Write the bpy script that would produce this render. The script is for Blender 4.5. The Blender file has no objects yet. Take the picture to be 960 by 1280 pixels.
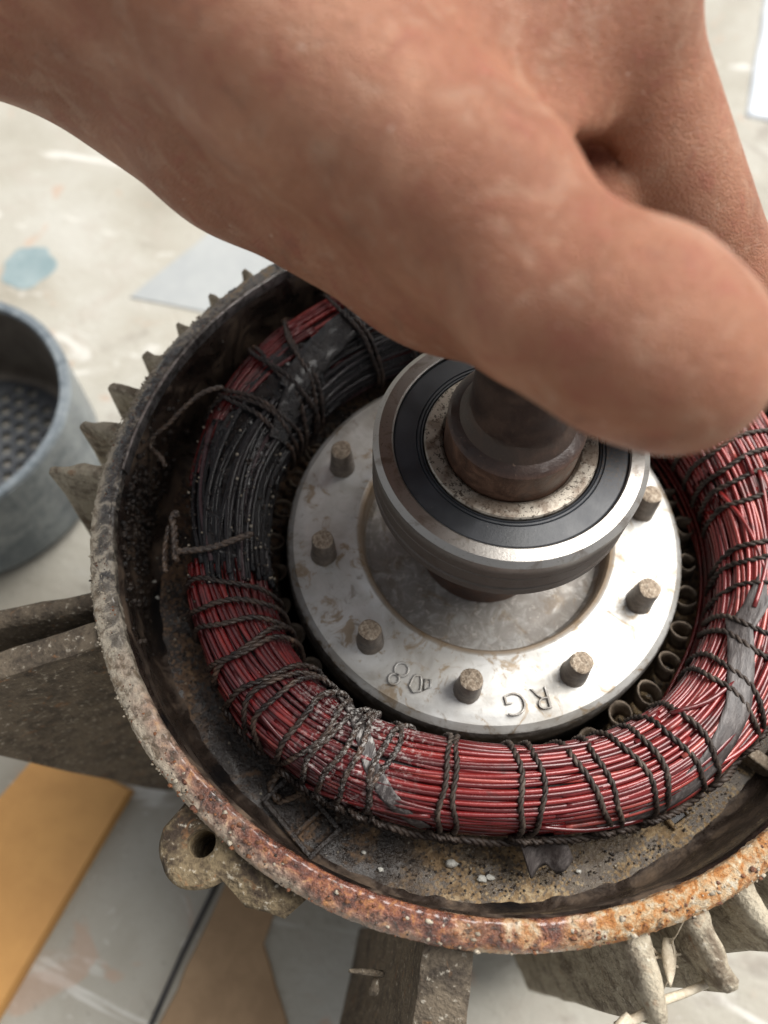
import bpy, bmesh, math, random
import numpy as np
from mathutils import Vector, Matrix, noise

# ---------------------------------------------------------------- camera, sky, sun, exposure
S = 0.001                                   # everything below is written in millimetres
scn = bpy.context.scene
col = scn.collection
FOCUS = 0.192
cam_d = bpy.data.cameras.new('camera')
cam = bpy.data.objects.new('camera', cam_d)
col.objects.link(cam)
Fv = Vector((-0.12025827, 0.43666069, -0.89155224))
Rv = Vector((0.95454507, 0.29758181, 0.01699322))
Uv = Vector((-0.27273, 0.84898322, 0.45259898))
M = Matrix((Rv, Uv, -Fv)).transposed().to_4x4()
M.translation = Vector((0, -104.678, 375.706)) * S
cam.matrix_world = M
cam_d.sensor_fit = 'VERTICAL'
cam_d.sensor_height = 36.0
cam_d.sensor_width = 27.0
cam_d.lens = 1061.22 / 1280 * 36.0
cam_d.clip_start = 0.005
cam_d.clip_end = 50
cam_d.dof.use_dof = True
cam_d.dof.focus_distance = FOCUS
cam_d.dof.aperture_fstop = 10.5
scn.camera = cam

SUN_EL, SUN_AZ = 57.0, 50.0                 # azimuth counted from +x towards +y
w = bpy.data.worlds.new('World')
scn.world = w
w.use_nodes = True
wn = w.node_tree
sky = wn.nodes.new('ShaderNodeTexSky')
sky.sky_type = 'NISHITA'
sky.sun_disc = False
sky.sun_elevation = math.radians(SUN_EL)
sky.sun_rotation = math.radians(90 - SUN_AZ)
sky.dust_density = 3.0
sky.air_density = 1.0
wn.nodes['Background'].inputs['Strength'].default_value = 0.12
hs = wn.nodes.new('ShaderNodeHueSaturation')          # a milky, nearly neutral sky
hs.inputs['Saturation'].default_value = 0.15
wn.links.new(sky.outputs[0], hs.inputs['Color'])
wn.links.new(hs.outputs[0], wn.nodes['Background'].inputs['Color'])
sd = bpy.data.lights.new('sun', 'SUN')
sd.energy = 4.7
sd.angle = math.radians(48)
sd.color = (1.0, 0.97, 0.925)
sun = bpy.data.objects.new('sun', sd)
col.objects.link(sun)
e, a = math.radians(SUN_EL), math.radians(SUN_AZ)
sun.rotation_euler = Vector((math.cos(e)*math.cos(a), math.cos(e)*math.sin(a), math.sin(e))).to_track_quat('Z', 'Y').to_euler()
scn.view_settings.view_transform = 'Standard'
scn.view_settings.look = 'None'
scn.view_settings.exposure = 0.40
scn.view_settings.gamma = 1
scn.view_settings.use_curve_mapping = False

rng = random.Random(7)
nrg = np.random.default_rng(7)
PI = math.pi
R_ = math.radians
Z0 = 215.0                                  # height of the bearing's top face above the floor

# ---------------------------------------------------------------- objects
def mesh_obj(name, verts, faces, mat, parent=None, smooth=True, label=None, kind=None, loc=None, sharp=None):
    me = bpy.data.meshes.new(name)
    v = np.asarray(verts, dtype=float) * S
    me.from_pydata(v.tolist(), [], [tuple(f) for f in faces])
    if mat is not None:
        me.materials.append(mat)
    if smooth:
        me.polygons.foreach_set('use_smooth', [True] * len(me.polygons))
    if sharp:
        me.set_sharp_from_angle(angle=R_(sharp))
    me.update()
    o = bpy.data.objects.new(name, me)
    col.objects.link(o)
    if parent is not None:
        o.parent = parent
    if loc is not None:
        o.location = Vector(loc) * S
    if label:
        o['label'] = label
    if kind:
        o['kind'] = kind
    return o

def thing(name, label, cat, loc=(0, 0, 0), group=None):
    o = bpy.data.objects.new(name, None)
    o.empty_display_size = 0.02
    col.objects.link(o)
    o.location = Vector(loc) * S
    o['label'] = label
    o['category'] = cat
    if group:
        o['group'] = group
    return o

def tag(o, label, cat, group=None):
    o['label'] = label
    o['category'] = cat
    if group:
        o['group'] = group
    return o

class MB:
    def __init__(s):
        s.v, s.f = [], []
    def add(s, verts, faces):
        b = len(s.v)
        s.v.extend([tuple(map(float, p)) for p in verts])
        s.f.extend([tuple(i + b for i in f) for f in faces])
    def obj(s, name, mat, parent=None, **k):
        return mesh_obj(name, s.v, s.f, mat, parent, **k)

def tube(path, rad, sides=6, cap=True, closed=False):
    P = np.asarray(path, dtype=float)
    n = len(P)
    T = np.gradient(P, axis=0) if not closed else (np.roll(P, -1, 0) - np.roll(P, 1, 0))
    T /= np.linalg.norm(T, axis=1)[:, None] + 1e-12
    up = np.array([0.0, 0, 1.0])
    A = np.cross(T, up)
    l = np.linalg.norm(A, axis=1)
    bad = l < 0.15
    A[bad] = np.cross(T[bad], np.array([1.0, 0, 0]))
    for i in range(1, n):                        # keep the frame from flipping
        if A[i] @ A[i-1] < 0:
            A[i] = -A[i]
    A /= np.linalg.norm(A, axis=1)[:, None] + 1e-12
    B = np.cross(A, T)
    r = np.broadcast_to(np.asarray(rad, dtype=float), (n,))
    ph = np.arange(sides) * 2 * PI / sides
    V = P[:, None, :] + r[:, None, None] * (np.cos(ph)[None, :, None] * A[:, None, :] + np.sin(ph)[None, :, None] * B[:, None, :])
    V = V.reshape(-1, 3)
    F = []
    m = n if closed else n - 1
    for i in range(m):
        i2 = (i + 1) % n
        for j in range(sides):
            j2 = (j + 1) % sides
            F.append((i*sides+j, i*sides+j2, i2*sides+j2, i2*sides+j))
    if cap and not closed:
        F.append(tuple(range(sides))[::-1])
        F.append(tuple((n-1)*sides + j for j in range(sides)))
    return V, F

def lathe(profile, seg=128, a0=0.0, a1=2*PI, disp=None):
    """profile of (r, z) pairs; revolves it round the z axis, disp(theta, i, r, z) -> (dr, dz)"""
    full = abs(a1 - a0 - 2*PI) < 1e-6
    n = seg if full else seg + 1
    V, F = [], []
    k = len(profile)
    for s in range(n):
        t = a0 + (a1 - a0) * s / seg
        c, si = math.cos(t), math.sin(t)
        for i, (r, z) in enumerate(profile):
            if disp:
                dr, dz = disp(t, i, r, z)
                r += dr; z += dz
            V.append((r*c, r*si, z))
    for s in range(seg):
        s2 = (s + 1) % n
        for i in range(k - 1):
            F.append((s*k+i, s2*k+i, s2*k+i+1, s*k+i+1))
    return V, F

def resample(profile, step):
    out = []
    for (r0, z0), (r1, z1) in zip(profile[:-1], profile[1:]):
        n = max(1, int(math.hypot(r1-r0, z1-z0) / step))
        out += [(r0 + (r1-r0)*i/n, z0 + (z1-z0)*i/n) for i in range(n)]
    out.append(profile[-1])
    return out

def nz(x, y, z, s, o=0.0):
    return noise.noise(Vector((x/s + o, y/s - o*1.7, z/s + o*.6)))

def fbm(x, y, z, s, oct=4):
    v, a = 0.0, 1.0
    for i in range(oct):
        v += a * nz(x, y, z, s, 3.1*i)
        s *= .5; a *= .55
    return v

def blob(c, r, seed=0, squash=(1, 1, 1), sub=1, amp=.35):
    bm = bmesh.new()
    bmesh.ops.create_icosphere(bm, subdivisions=sub, radius=1)
    V = []
    for v in bm.verts:
        k = 1 + amp * noise.noise(v.co * 1.3 + Vector((seed*3.7, seed*1.9, seed)))
        V.append((c[0] + v.co.x*k*r*squash[0], c[1] + v.co.y*k*r*squash[1], c[2] + v.co.z*k*r*squash[2]))
    F = [[v.index for v in f.verts] for f in bm.faces]
    bm.free()
    return V, F

# ---------------------------------------------------------------- materials
class NT:
    """small helper for node materials; textures run in millimetres of object space"""
    def __init__(s, name):
        s.m = bpy.data.materials.new(name)
        s.m.use_nodes = True
        s.t = s.m.node_tree
        s.b = s.t.nodes['Principled BSDF']
        tc = s.t.nodes.new('ShaderNodeTexCoord')
        mp = s.t.nodes.new('ShaderNodeMapping')
        mp.inputs['Scale'].default_value = (1000, 1000, 1000)
        s.t.links.new(tc.outputs['Object'], mp.inputs['Vector'])
        s.co = mp.outputs['Vector']
    def put(s, sock, val):
        if val is None:
            return
        if hasattr(val, 'is_linked') or isinstance(val, bpy.types.NodeSocket):
            s.t.links.new(val, sock)
        else:
            if isinstance(val, (tuple, list)) and len(val) == 3 and sock.type == 'RGBA':
                val = (*val, 1)
            sock.default_value = val
    def noise(s, scale, detail=4, rough=.55, dist=0.0, co=None, out='Fac'):
        n = s.t.nodes.new('ShaderNodeTexNoise')
        n.inputs['Scale'].default_value = 1.0 / scale
        n.inputs['Detail'].default_value = detail
        n.inputs['Roughness'].default_value = rough
        n.inputs['Distortion'].default_value = dist
        s.t.links.new(co or s.co, n.inputs['Vector'])
        return n.outputs[out]
    def voro(s, scale, feature='F1', co=None, out='Distance', rnd=1.0):
        n = s.t.nodes.new('ShaderNodeTexVoronoi')
        n.feature = feature
        n.inputs['Scale'].default_value = 1.0 / scale
        n.inputs['Randomness'].default_value = rnd
        s.t.links.new(co or s.co, n.inputs['Vector'])
        return n.outputs[out]
    def math(s, op, a, b=None, c=None, clamp=False):
        n = s.t.nodes.new('ShaderNodeMath')
        n.operation = op
        n.use_clamp = clamp
        for i, v in enumerate((a, b, c)):
            if v is not None:
                s.put(n.inputs[i], v)
        return n.outputs[0]
    def ss(s, v, lo, hi, o0=0.0, o1=1.0):
        n = s.t.nodes.new('ShaderNodeMapRange')
        n.interpolation_type = 'SMOOTHSTEP'
        for k, x in (('Value', v), ('From Min', lo), ('From Max', hi), ('To Min', o0), ('To Max', o1)):
            s.put(n.inputs[k], x)
        return n.outputs['Result']
    def mix(s, f, a, b):
        n = s.t.nodes.new('ShaderNodeMix')
        n.data_type = 'RGBA'
        s.put(n.inputs[0], f); s.put(n.inputs[6], a); s.put(n.inputs[7], b)
        return n.outputs[2]
    def ramp(s, f, stops):
        n = s.t.nodes.new('ShaderNodeValToRGB')
        el = n.color_ramp.elements
        while len(el) < len(stops):
            el.new(0.5)
        for e_, (p, c) in zip(el, stops):
            e_.position = p
            e_.color = (*c, 1) if len(c) == 3 else c
        s.put(n.inputs[0], f)
        return n.outputs[0]
    def xyz(s, co=None):
        n = s.t.nodes.new('ShaderNodeSeparateXYZ')
        s.t.links.new(co or s.co, n.inputs[0])
        return n.outputs
    def map(s, scale=(1, 1, 1), rot=(0, 0, 0), loc=(0, 0, 0)):
        n = s.t.nodes.new('ShaderNodeMapping')
        n.inputs['Scale'].default_value = scale
        n.inputs['Rotation'].default_value = rot
        n.inputs['Location'].default_value = loc
        s.t.links.new(s.co, n.inputs['Vector'])
        return n.outputs[0]
    def spot(s, c, r, soft=.5, warp=None, amt=0.0):
        """1 inside a sphere round c (mm), 0 outside"""
        n = s.t.nodes.new('ShaderNodeVectorMath')
        n.operation = 'DISTANCE'
        s.t.links.new(s.co, n.inputs[0])
        n.inputs[1].default_value = c
        d = n.outputs['Value']
        if warp is not None:
            d = s.math('ADD', d, s.math('MULTIPLY', s.math('SUBTRACT', warp, .5), amt))
        return s.ss(d, r*(1-soft), r*(1+soft), 1.0, 0.0)
    def angle(s):
        x = s.xyz()
        return s.math('MULTIPLY', s.math('ARCTAN2', x[1], x[0]), 180/PI)
    def bump(s, h, dist, strength=1.0, prev=None):
        n = s.t.nodes.new('ShaderNodeBump')
        n.inputs['Strength'].default_value = strength
        n.inputs['Distance'].default_value = dist * S
        s.put(n.inputs['Height'], h)
        if prev is not None:
            s.t.links.new(prev, n.inputs['Normal'])
        return n.outputs[0]
    def done(s, color, rough=.5, metal=0.0, normal=None, spec=None, coat=None, sss=None):
        s.put(s.b.inputs['Base Color'], color)
        s.put(s.b.inputs['Roughness'], rough)
        s.put(s.b.inputs['Metallic'], metal)
        if normal is not None:
            s.t.links.new(normal, s.b.inputs['Normal'])
        if spec is not None:
            s.put(s.b.inputs['Specular IOR Level'], spec)
        if coat is not None:
            s.put(s.b.inputs['Coat Weight'], coat)
            s.b.inputs['Coat Roughness'].default_value = .12
        if sss is not None:
            s.b.inputs['Subsurface Weight'].default_value = sss[0]
            s.b.inputs['Subsurface Radius'].default_value = sss[1]
            s.b.inputs['Subsurface Scale'].default_value = sss[2] * S
        return s.m

def m_floor():
    n = NT('dirty_concrete')
    big = n.noise(120, 5, .6, .4)
    mid = n.noise(28, 5, .6, .8)
    fine = n.noise(4, 4, .6)
    streak = n.noise(30, 4, .6, 1.5, co=n.map((.25, 1.1, 1), (0, 0, .9)))
    c = n.ramp(big, [(.32, (.235, .215, .172)), (.5, (.305, .288, .243)), (.68, (.36, .348, .31))])
    c = n.mix(n.ss(mid, .52, .68, 0, .5), c, (.30, .27, .23))
    c = n.mix(n.ss(streak, .58, .68, 0, .4), c, (.68, .67, .64))
    c = n.mix(n.ss(n.noise(45, 3, .5, 2.0, co=n.map(loc=(31, 7, 2))), .62, .70, 0, .5), c, (.35, .22, .15))
    c = n.mix(n.ss(n.noise(70, 6, .7, 1.2, co=n.map(loc=(77, 3, 2))), .56, .66, 0, .55), c, (.17, .145, .12))
    c = n.mix(n.ss(n.noise(9, 5, .75, 1.0, co=n.map(loc=(7, 43, 2))), .60, .72, 0, .3), c, (.66, .65, .62))
    c = n.mix(n.ss(fine, .6, .75, 0, .45), c, (.16, .14, .115))
    b = n.bump(n.math('ADD', n.math('MULTIPLY', mid, 1.2), fine), .6)
    return n.done(c, n.ss(mid, .3, .7, .55, .8), 0, b)

def m_cast(dust=(.52, .47, .37), iron=(.19, .155, .11), bias=0.05, name='dusty_cast_iron'):
    n = NT(name)
    a_ = n.noise(9, 5, .65, .6)
    b_ = n.noise(1.6, 4, .65)
    v = n.voro(.9)
    f = n.ss(n.math('ADD', n.math('MULTIPLY', a_, .7), n.math('MULTIPLY', b_, .3)), .30 + bias, .52 + bias)
    c = n.mix(f, iron, dust)
    c = n.mix(n.ss(n.noise(5, 3, .6, 1.2, co=n.map(loc=(9, 3, 4))), .6, .74, 0, .55), c, (.23, .11, .045))
    c = n.mix(n.ss(b_, .58, .72, 0, .6), c, (.52, .48, .40))
    sc_ = n.noise(1.4, 4, .7, .5, co=n.map((1, 1, .16)))
    c = n.mix(n.ss(sc_, .55, .70, 0, .6), c, iron)
    bp = n.bump(n.math('ADD', n.math('ADD', b_, n.math('MULTIPLY', v, .5)), sc_), .55, .9)
    return n.done(c, n.ss(a_, .3, .7, .75, .95), 0, bp, .25)

def m_rim():
    n = NT('rusted_rim')
    an = n.angle()
    w1 = n.noise(14, 4, .6, .7)
    w2 = n.noise(3.2, 4, .65, .8)
    w3 = n.noise(.9, 3, .7)
    an = n.math('ADD', an, n.math('MULTIPLY', n.math('SUBTRACT', w1, .5), 70))
    x = n.xyz()
    rr = n.math('SQRT', n.math('ADD', n.math('MULTIPLY', x[0], x[0]), n.math('MULTIPLY', x[1], x[1])))
    rr = n.math('ADD', rr, n.math('MULTIPLY', n.math('SUBTRACT', w2, .5), 6))
    outer = n.ss(rr, 98.2, 101.0)
    dustc = n.mix(n.ss(w2, .36, .56), (.20, .15, .095), (.47, .41, .32))
    rust = n.ramp(w2, [(.34, (.018, .008, .006)), (.46, (.10, .019, .009)), (.56, (.21, .052, .016)), (.68, (.42, .17, .04))])
    orange = n.ramp(w2, [(.3, (.14, .05, .020)), (.44, (.37, .155, .042)), (.56, (.43, .30, .17)), (.69, (.52, .47, .37))])
    oily = n.ramp(w2, [(.35, (.018, .017, .016)), (.52, (.07, .062, .055)), (.62, (.33, .29, .23)), (.72, (.47, .43, .36))])
    gray = n.ramp(w2, [(.34, (.10, .095, .09)), (.5, (.26, .25, .235)), (.66, (.38, .27, .14))])
    # walk round the ring: left -> bottom -> right
    red_f = n.math('MULTIPLY', n.ss(an, -145, -105), n.ss(an, -72, -60, 1, 0))
    ora_f = n.math('MULTIPLY', n.ss(an, -78, -62), n.ss(an, -45, -18, 1, 0))
    oil_f = n.math('MAXIMUM', n.ss(an, 150, 172), n.ss(an, -168, -120, 1, 0))
    lft = n.math('MAXIMUM', n.ss(an, 158, 176), n.ss(an, -114, -86, 1, 0))
    gry_f = n.math('MULTIPLY', n.ss(an, 60, 100), n.ss(an, 150, 172, 1, 0))
    c = n.mix(gry_f, dustc, gray)
    c = n.mix(oil_f, c, oily)
    c = n.mix(n.math('MULTIPLY', red_f, .92), c, rust)
    c = n.mix(ora_f, c, orange)
    c = n.mix(n.math('MULTIPLY', n.math('MULTIPLY', outer, lft), .85), c, dustc)
    c = n.mix(n.ss(w3, .62, .75, 0, .4), c, (.50, .46, .38))
    c = n.mix(n.ss(n.noise(2.2, 3, .6, co=n.map(loc=(4, 8, 1))), .6, .7, 0, .75), c, (.03, .018, .012))
    wet = n.math('MAXIMUM', red_f, n.math('MULTIPLY', oil_f, .8))
    wet = n.math('MULTIPLY', wet, n.math('SUBTRACT', 1.0, n.math('MULTIPLY', outer, lft)))
    rough = n.math('SUBTRACT', .88, n.math('MULTIPLY', wet, n.ss(w2, .72, .42, .35, .80)))
    b = n.bump(n.math('ADD', w3, n.math('MULTIPLY', n.noise(.5, 3, .7), .8)), .6)
    b = n.bump(n.noise(1.3, 4, .75, .2), .45, .7, b)
    return n.done(c, rough, 0, b, .45, n.math('MULTIPLY', wet, n.ss(w2, .70, .48, .2, .9)))

def m_wall():
    n = NT('oily_inner_wall')
    a_ = n.noise(16, 5, .65, .8)
    b_ = n.noise(1.8, 4, .7)
    c = n.ramp(a_, [(.36, (.009, .008, .008)), (.53, (.035, .024, .018)), (.66, (.12, .08, .05))])
    c = n.mix(n.ss(b_, .62, .74, 0, .4), c, (.16, .12, .085))
    return n.done(c, n.ss(a_, .42, .62, .16, .7), 0, n.bump(b_, .35), .6, n.ss(a_, .56, .44, 0, .7))

def m_ledge():
    n = NT('oily_rusty_core_face')
    an = n.angle()
    a_ = n.noise(13, 5, .65, .9)
    b_ = n.noise(2.0, 4, .7, .4)
    g = n.voro(.95)
    tanc = n.ramp(b_, [(.3, (.12, .075, .036)), (.5, (.24, .16, .08)), (.68, (.40, .31, .19))])
    brn = n.ramp(b_, [(.3, (.045, .027, .017)), (.5, (.12, .070, .040)), (.7, (.24, .15, .08))])
    fr = n.math('MULTIPLY', n.ss(an, -105, -70), n.ss(an, 10, 60, 1, 0))
    c = n.mix(fr, brn, tanc)
    oil = n.ss(n.math('ADD', a_, n.math('MULTIPLY', n.math('SUBTRACT', g, .5), .35)), .44, .55)
    oil = n.math('MULTIPLY', oil, n.math('SUBTRACT', 1.0, n.math('MULTIPLY', fr, .25)))
    left = n.math('MULTIPLY', n.ss(an, -150, -120), n.ss(an, -92, -75, 1, 0))
    oil = n.math('MAXIMUM', oil, n.math('MULTIPLY', left, n.ss(a_, .39, .52)))
    c = n.mix(n.math('MULTIPLY', oil, .93), c, (.014, .011, .010))
    c = n.mix(n.ss(n.noise(.8, 2, .6), .70, .76, 0, .6), c, (.36, .32, .26))
    rough = n.math('SUBTRACT', .80, n.math('MULTIPLY', oil, .62))
    b = n.bump(n.math('ADD', n.math('MULTIPLY', n.noise(.7, 3, .7), 1.0), b_), .45)
    return n.done(c, rough, 0, b, .45, n.math('MULTIPLY', oil, .12))

CRUST = (-14, -62, 172)
def crust(n, c, fine):
    f = n.spot(CRUST, 13, .8, n.noise(7, 3, .6), 14)
    f = n.math('MULTIPLY', f, n.ss(fine, .5, .62))
    return n.mix(n.math('MULTIPLY', f, .8), c, (.55, .53, .50)), f

def m_wire():
    n = NT('red_enamel_wire')
    g = n.t.nodes.new('ShaderNodeNewGeometry')
    rnd = g.outputs['Random Per Island']
    fine = n.noise(1.1, 4, .7)
    mid = n.noise(8, 4, .6, .5)
    c = n.ramp(rnd, [(.0, (.058, .006, .006)), (.5, (.13, .009, .010)), (.85, (.20, .020, .018)), (1., (.30, .062, .048))])
    c = n.mix(n.ss(mid, .54, .68, 0, .75), c, (.045, .012, .010))
    an = n.angle()
    left = n.math('MULTIPLY', n.ss(an, -152, -138), n.ss(an, -110, -92, 1, 0))
    c = n.mix(n.math('MULTIPLY', left, n.ss(mid, .40, .58, .25, .85)), c, (.060, .010, .012))
    c, f = crust(n, c, fine)
    c = n.mix(n.ss(fine, .70, .76, 0, .8), c, (.40, .33, .28))
    return n.done(c, n.math('ADD', n.ss(mid, .35, .7, .20, .38), n.math('MULTIPLY', f, .5)), .12, n.bump(fine, .10, .6), .55, .22)

def m_burnt():
    n = NT('burnt_black_wire')
    g = n.t.nodes.new('ShaderNodeNewGeometry')
    rnd = g.outputs['Random Per Island']
    fine = n.noise(.9, 4, .75)
    mid = n.noise(6, 4, .6, .5)
    c = n.ramp(rnd, [(0, (.005, .005, .006)), (.6, (.011, .010, .011)), (.9, (.03, .026, .028)), (1, (.10, .04, .045))])
    c = n.mix(n.ss(fine, .66, .71, 0, .8), c, (.34, .31, .29))
    return n.done(c, n.ss(mid, .35, .65, .12, .30), .2, n.bump(n.math('ADD', n.math('MULTIPLY', fine, .6), n.noise(2.2, 3, .6)), .8, .9), .2, .25)

def m_tarfilm():
    n = NT('melted_varnish')
    fine = n.noise(.8, 4, .75)
    mid = n.noise(5, 4, .6, .5)
    c = n.mix(n.ss(mid, .4, .6), (.006, .006, .007), (.018, .015, .014))
    c = n.mix(n.ss(fine, .66, .71, 0, .8), c, (.36, .33, .30))
    return n.done(c, n.ss(mid, .35, .65, .10, .26), .0, n.bump(n.math('ADD', n.math('MULTIPLY', fine, .7), n.noise(2.0, 3, .6)), .9, 1.0), .2, .3)

def m_cord():
    n = NT('waxed_lacing_cord')
    fine = n.noise(.7, 4, .7)
    an = n.angle()
    mid = n.noise(5, 4, .6)
    dark = n.math('MAXIMUM', n.ss(an, 110, 140), n.ss(an, -100, -88, 1, 0))
    c = n.ramp(mid, [(.35, (.016, .011, .009)), (.55, (.038, .027, .021)), (.7, (.085, .064, .050))])
    c = n.mix(n.math('MULTIPLY', dark, .8), c, n.ramp(mid, [(.4, (.016, .012, .011)), (.6, (.05, .033, .025)), (.72, (.13, .075, .05))]))
    c, f = crust(n, c, fine)
    c = n.mix(n.ss(fine, .63, .72, 0, .5), c, (.20, .165, .135))
    return n.done(c, n.math('SUBTRACT', .52, n.math('MULTIPLY', dark, .30)), 0, n.bump(fine, .2, .8), .28)

def m_tape():
    n = NT('grey_fibre_tape')
    s_ = n.noise(1.1, 4, .7, .3, co=n.map((1, .25, 1), (0, 0, .7)))
    b_ = n.noise(7, 4, .6)
    c = n.ramp(s_, [(.3, (.03, .025, .024)), (.5, (.065, .055, .052)), (.7, (.13, .115, .108))])
    c = n.mix(n.ss(b_, .52, .68, 0, .7), c, (.03, .022, .020))
    c, f = crust(n, c, s_)
    return n.done(c, .5, 0, n.bump(s_, .3, .8), .5)

def m_plate():
    n = NT('stained_aluminium')
    big = n.noise(17, 5, .62, .8)
    mid = n.noise(4.5, 5, .65, .9)
    fine = n.noise(.9, 4, .7)
    c = n.ramp(big, [(.3, (.31, .29, .255)), (.5, (.45, .44, .415)), (.7, (.56, .56, .545))])
    stain = n.ss(n.noise(6.5, 5, .7, 1.0, co=n.map(loc=(13, 5, 2))), .52, .66)
    c = n.mix(n.math('MULTIPLY', stain, .82), c, (.24, .17, .095))
    c = n.mix(n.ss(mid, .60, .74, 0, .65), c, (.16, .12, .085))
    c = n.mix(n.ss(fine, .66, .76, 0, .4), c, (.14, .11, .08))
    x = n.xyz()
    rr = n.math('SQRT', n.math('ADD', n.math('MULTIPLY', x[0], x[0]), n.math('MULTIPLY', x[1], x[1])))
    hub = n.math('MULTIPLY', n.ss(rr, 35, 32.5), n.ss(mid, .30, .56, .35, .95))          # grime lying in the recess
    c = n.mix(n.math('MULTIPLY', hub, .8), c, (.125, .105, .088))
    c = n.mix(n.math('MULTIPLY', n.ss(rr, 35, 32.5), n.ss(n.noise(2.4, 4, .7, .6, co=n.map(loc=(3, 3, 7))), .56, .66, 0, .8)), c, (.40, .375, .34))
    ring = n.math('MULTIPLY', n.ss(rr, 32.2, 33.2), n.ss(rr, 35.6, 34.2))
    c = n.mix(n.math('MULTIPLY', ring, .75), c, (.22, .145, .075))
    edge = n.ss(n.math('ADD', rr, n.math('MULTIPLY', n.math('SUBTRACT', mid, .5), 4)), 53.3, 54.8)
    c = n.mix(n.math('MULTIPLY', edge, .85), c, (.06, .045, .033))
    return n.done(c, n.ss(mid, .3, .7, .36, .58), .35, n.bump(n.math('ADD', n.math('MULTIPLY', mid, .8), n.math('MULTIPLY', fine, .5)), .10, .6), .5)

def m_pin():
    n = NT('broken_pin_metal')
    f_ = n.noise(.9, 4, .7)
    c = n.ramp(f_, [(.3, (.10, .07, .045)), (.5, (.27, .21, .15)), (.7, (.45, .39, .31))])
    return n.done(c, .55, .3, n.bump(f_, .5, .9), .5)

def m_steel(name='bearing_steel', dirt=.5):
    n = NT(name)
    mid = n.noise(5, 5, .65, .7)
    fine = n.noise(.6, 3, .7)
    x = n.xyz()
    brush = n.noise(.35, 3, .6, 0, co=n.map((.04, .04, 2.5)))
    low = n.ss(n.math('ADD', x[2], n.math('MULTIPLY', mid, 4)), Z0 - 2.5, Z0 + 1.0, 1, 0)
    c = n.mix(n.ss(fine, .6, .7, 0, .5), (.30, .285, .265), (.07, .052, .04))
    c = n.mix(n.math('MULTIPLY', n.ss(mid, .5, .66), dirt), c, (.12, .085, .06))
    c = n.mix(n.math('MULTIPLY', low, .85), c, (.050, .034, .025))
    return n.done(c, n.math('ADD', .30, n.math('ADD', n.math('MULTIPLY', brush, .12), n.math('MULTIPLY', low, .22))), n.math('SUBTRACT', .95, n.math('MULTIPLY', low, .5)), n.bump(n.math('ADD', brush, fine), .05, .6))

def m_speck_steel():
    n = NT('speckled_inner_ring')
    v = n.noise(.9, 3, .75)
    mid = n.noise(6, 4, .6)
    c = n.mix(n.ss(v, .53, .60, 0, .9), (.33, .295, .245), (.04, .03, .022))
    c = n.mix(n.ss(mid, .47, .60, 0, .75), c, (.12, .085, .06))
    return n.done(c, .5, .55, n.bump(v, .15, .6))

def m_seal():
    n = NT('black_rubber_seal')
    m_ = n.noise(9, 4, .6)
    f_ = n.noise(.7, 3, .7)
    c = n.ramp(m_, [(.35, (.012, .014, .017)), (.65, (.024, .027, .033))])
    c = n.mix(n.ss(f_, .70, .75, 0, .5), c, (.25, .23, .21))
    g = n.spot((24, 4, Z0), 9, .5, n.noise(1.2, 3, .7), 12)
    c = n.mix(n.math('MULTIPLY', g, n.ss(f_, .5, .58)), c, (.03, .02, .014))
    return n.done(c, n.ss(m_, .3, .7, .38, .52), 0, n.bump(f_, .05, .6), .5)

def m_shaft():
    n = NT('brown_stained_shaft')
    m_ = n.noise(6, 5, .65, .8)
    f_ = n.noise(.8, 3, .7)
    c = n.ramp(m_, [(.3, (.026, .013, .009)), (.52, (.066, .033, .021)), (.7, (.13, .07, .045))])
    x = n.xyz()
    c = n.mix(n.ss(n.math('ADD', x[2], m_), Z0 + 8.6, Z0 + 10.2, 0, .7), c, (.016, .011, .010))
    c = n.mix(n.ss(f_, .64, .72, 0, .4), c, (.22, .15, .10))
    return n.done(c, n.ss(m_, .3, .7, .34, .52), 0, n.bump(n.math('ADD', m_, f_), .15, .7), .35)

def m_plain(name, c0, c1, rough=.6, scale=6, bump=.2, metal=0.0, coat=None, spec=None):
    n = NT(name)
    m_ = n.noise(scale, 5, .65, .5)
    f_ = n.noise(scale*.15, 3, .7)
    c = n.mix(n.ss(n.math('ADD', n.math('MULTIPLY', m_, .7), n.math('MULTIPLY', f_, .3)), .38, .62), c0, c1)
    return n.done(c, rough, metal, n.bump(n.math('ADD', m_, f_), bump), spec, coat)

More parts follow.
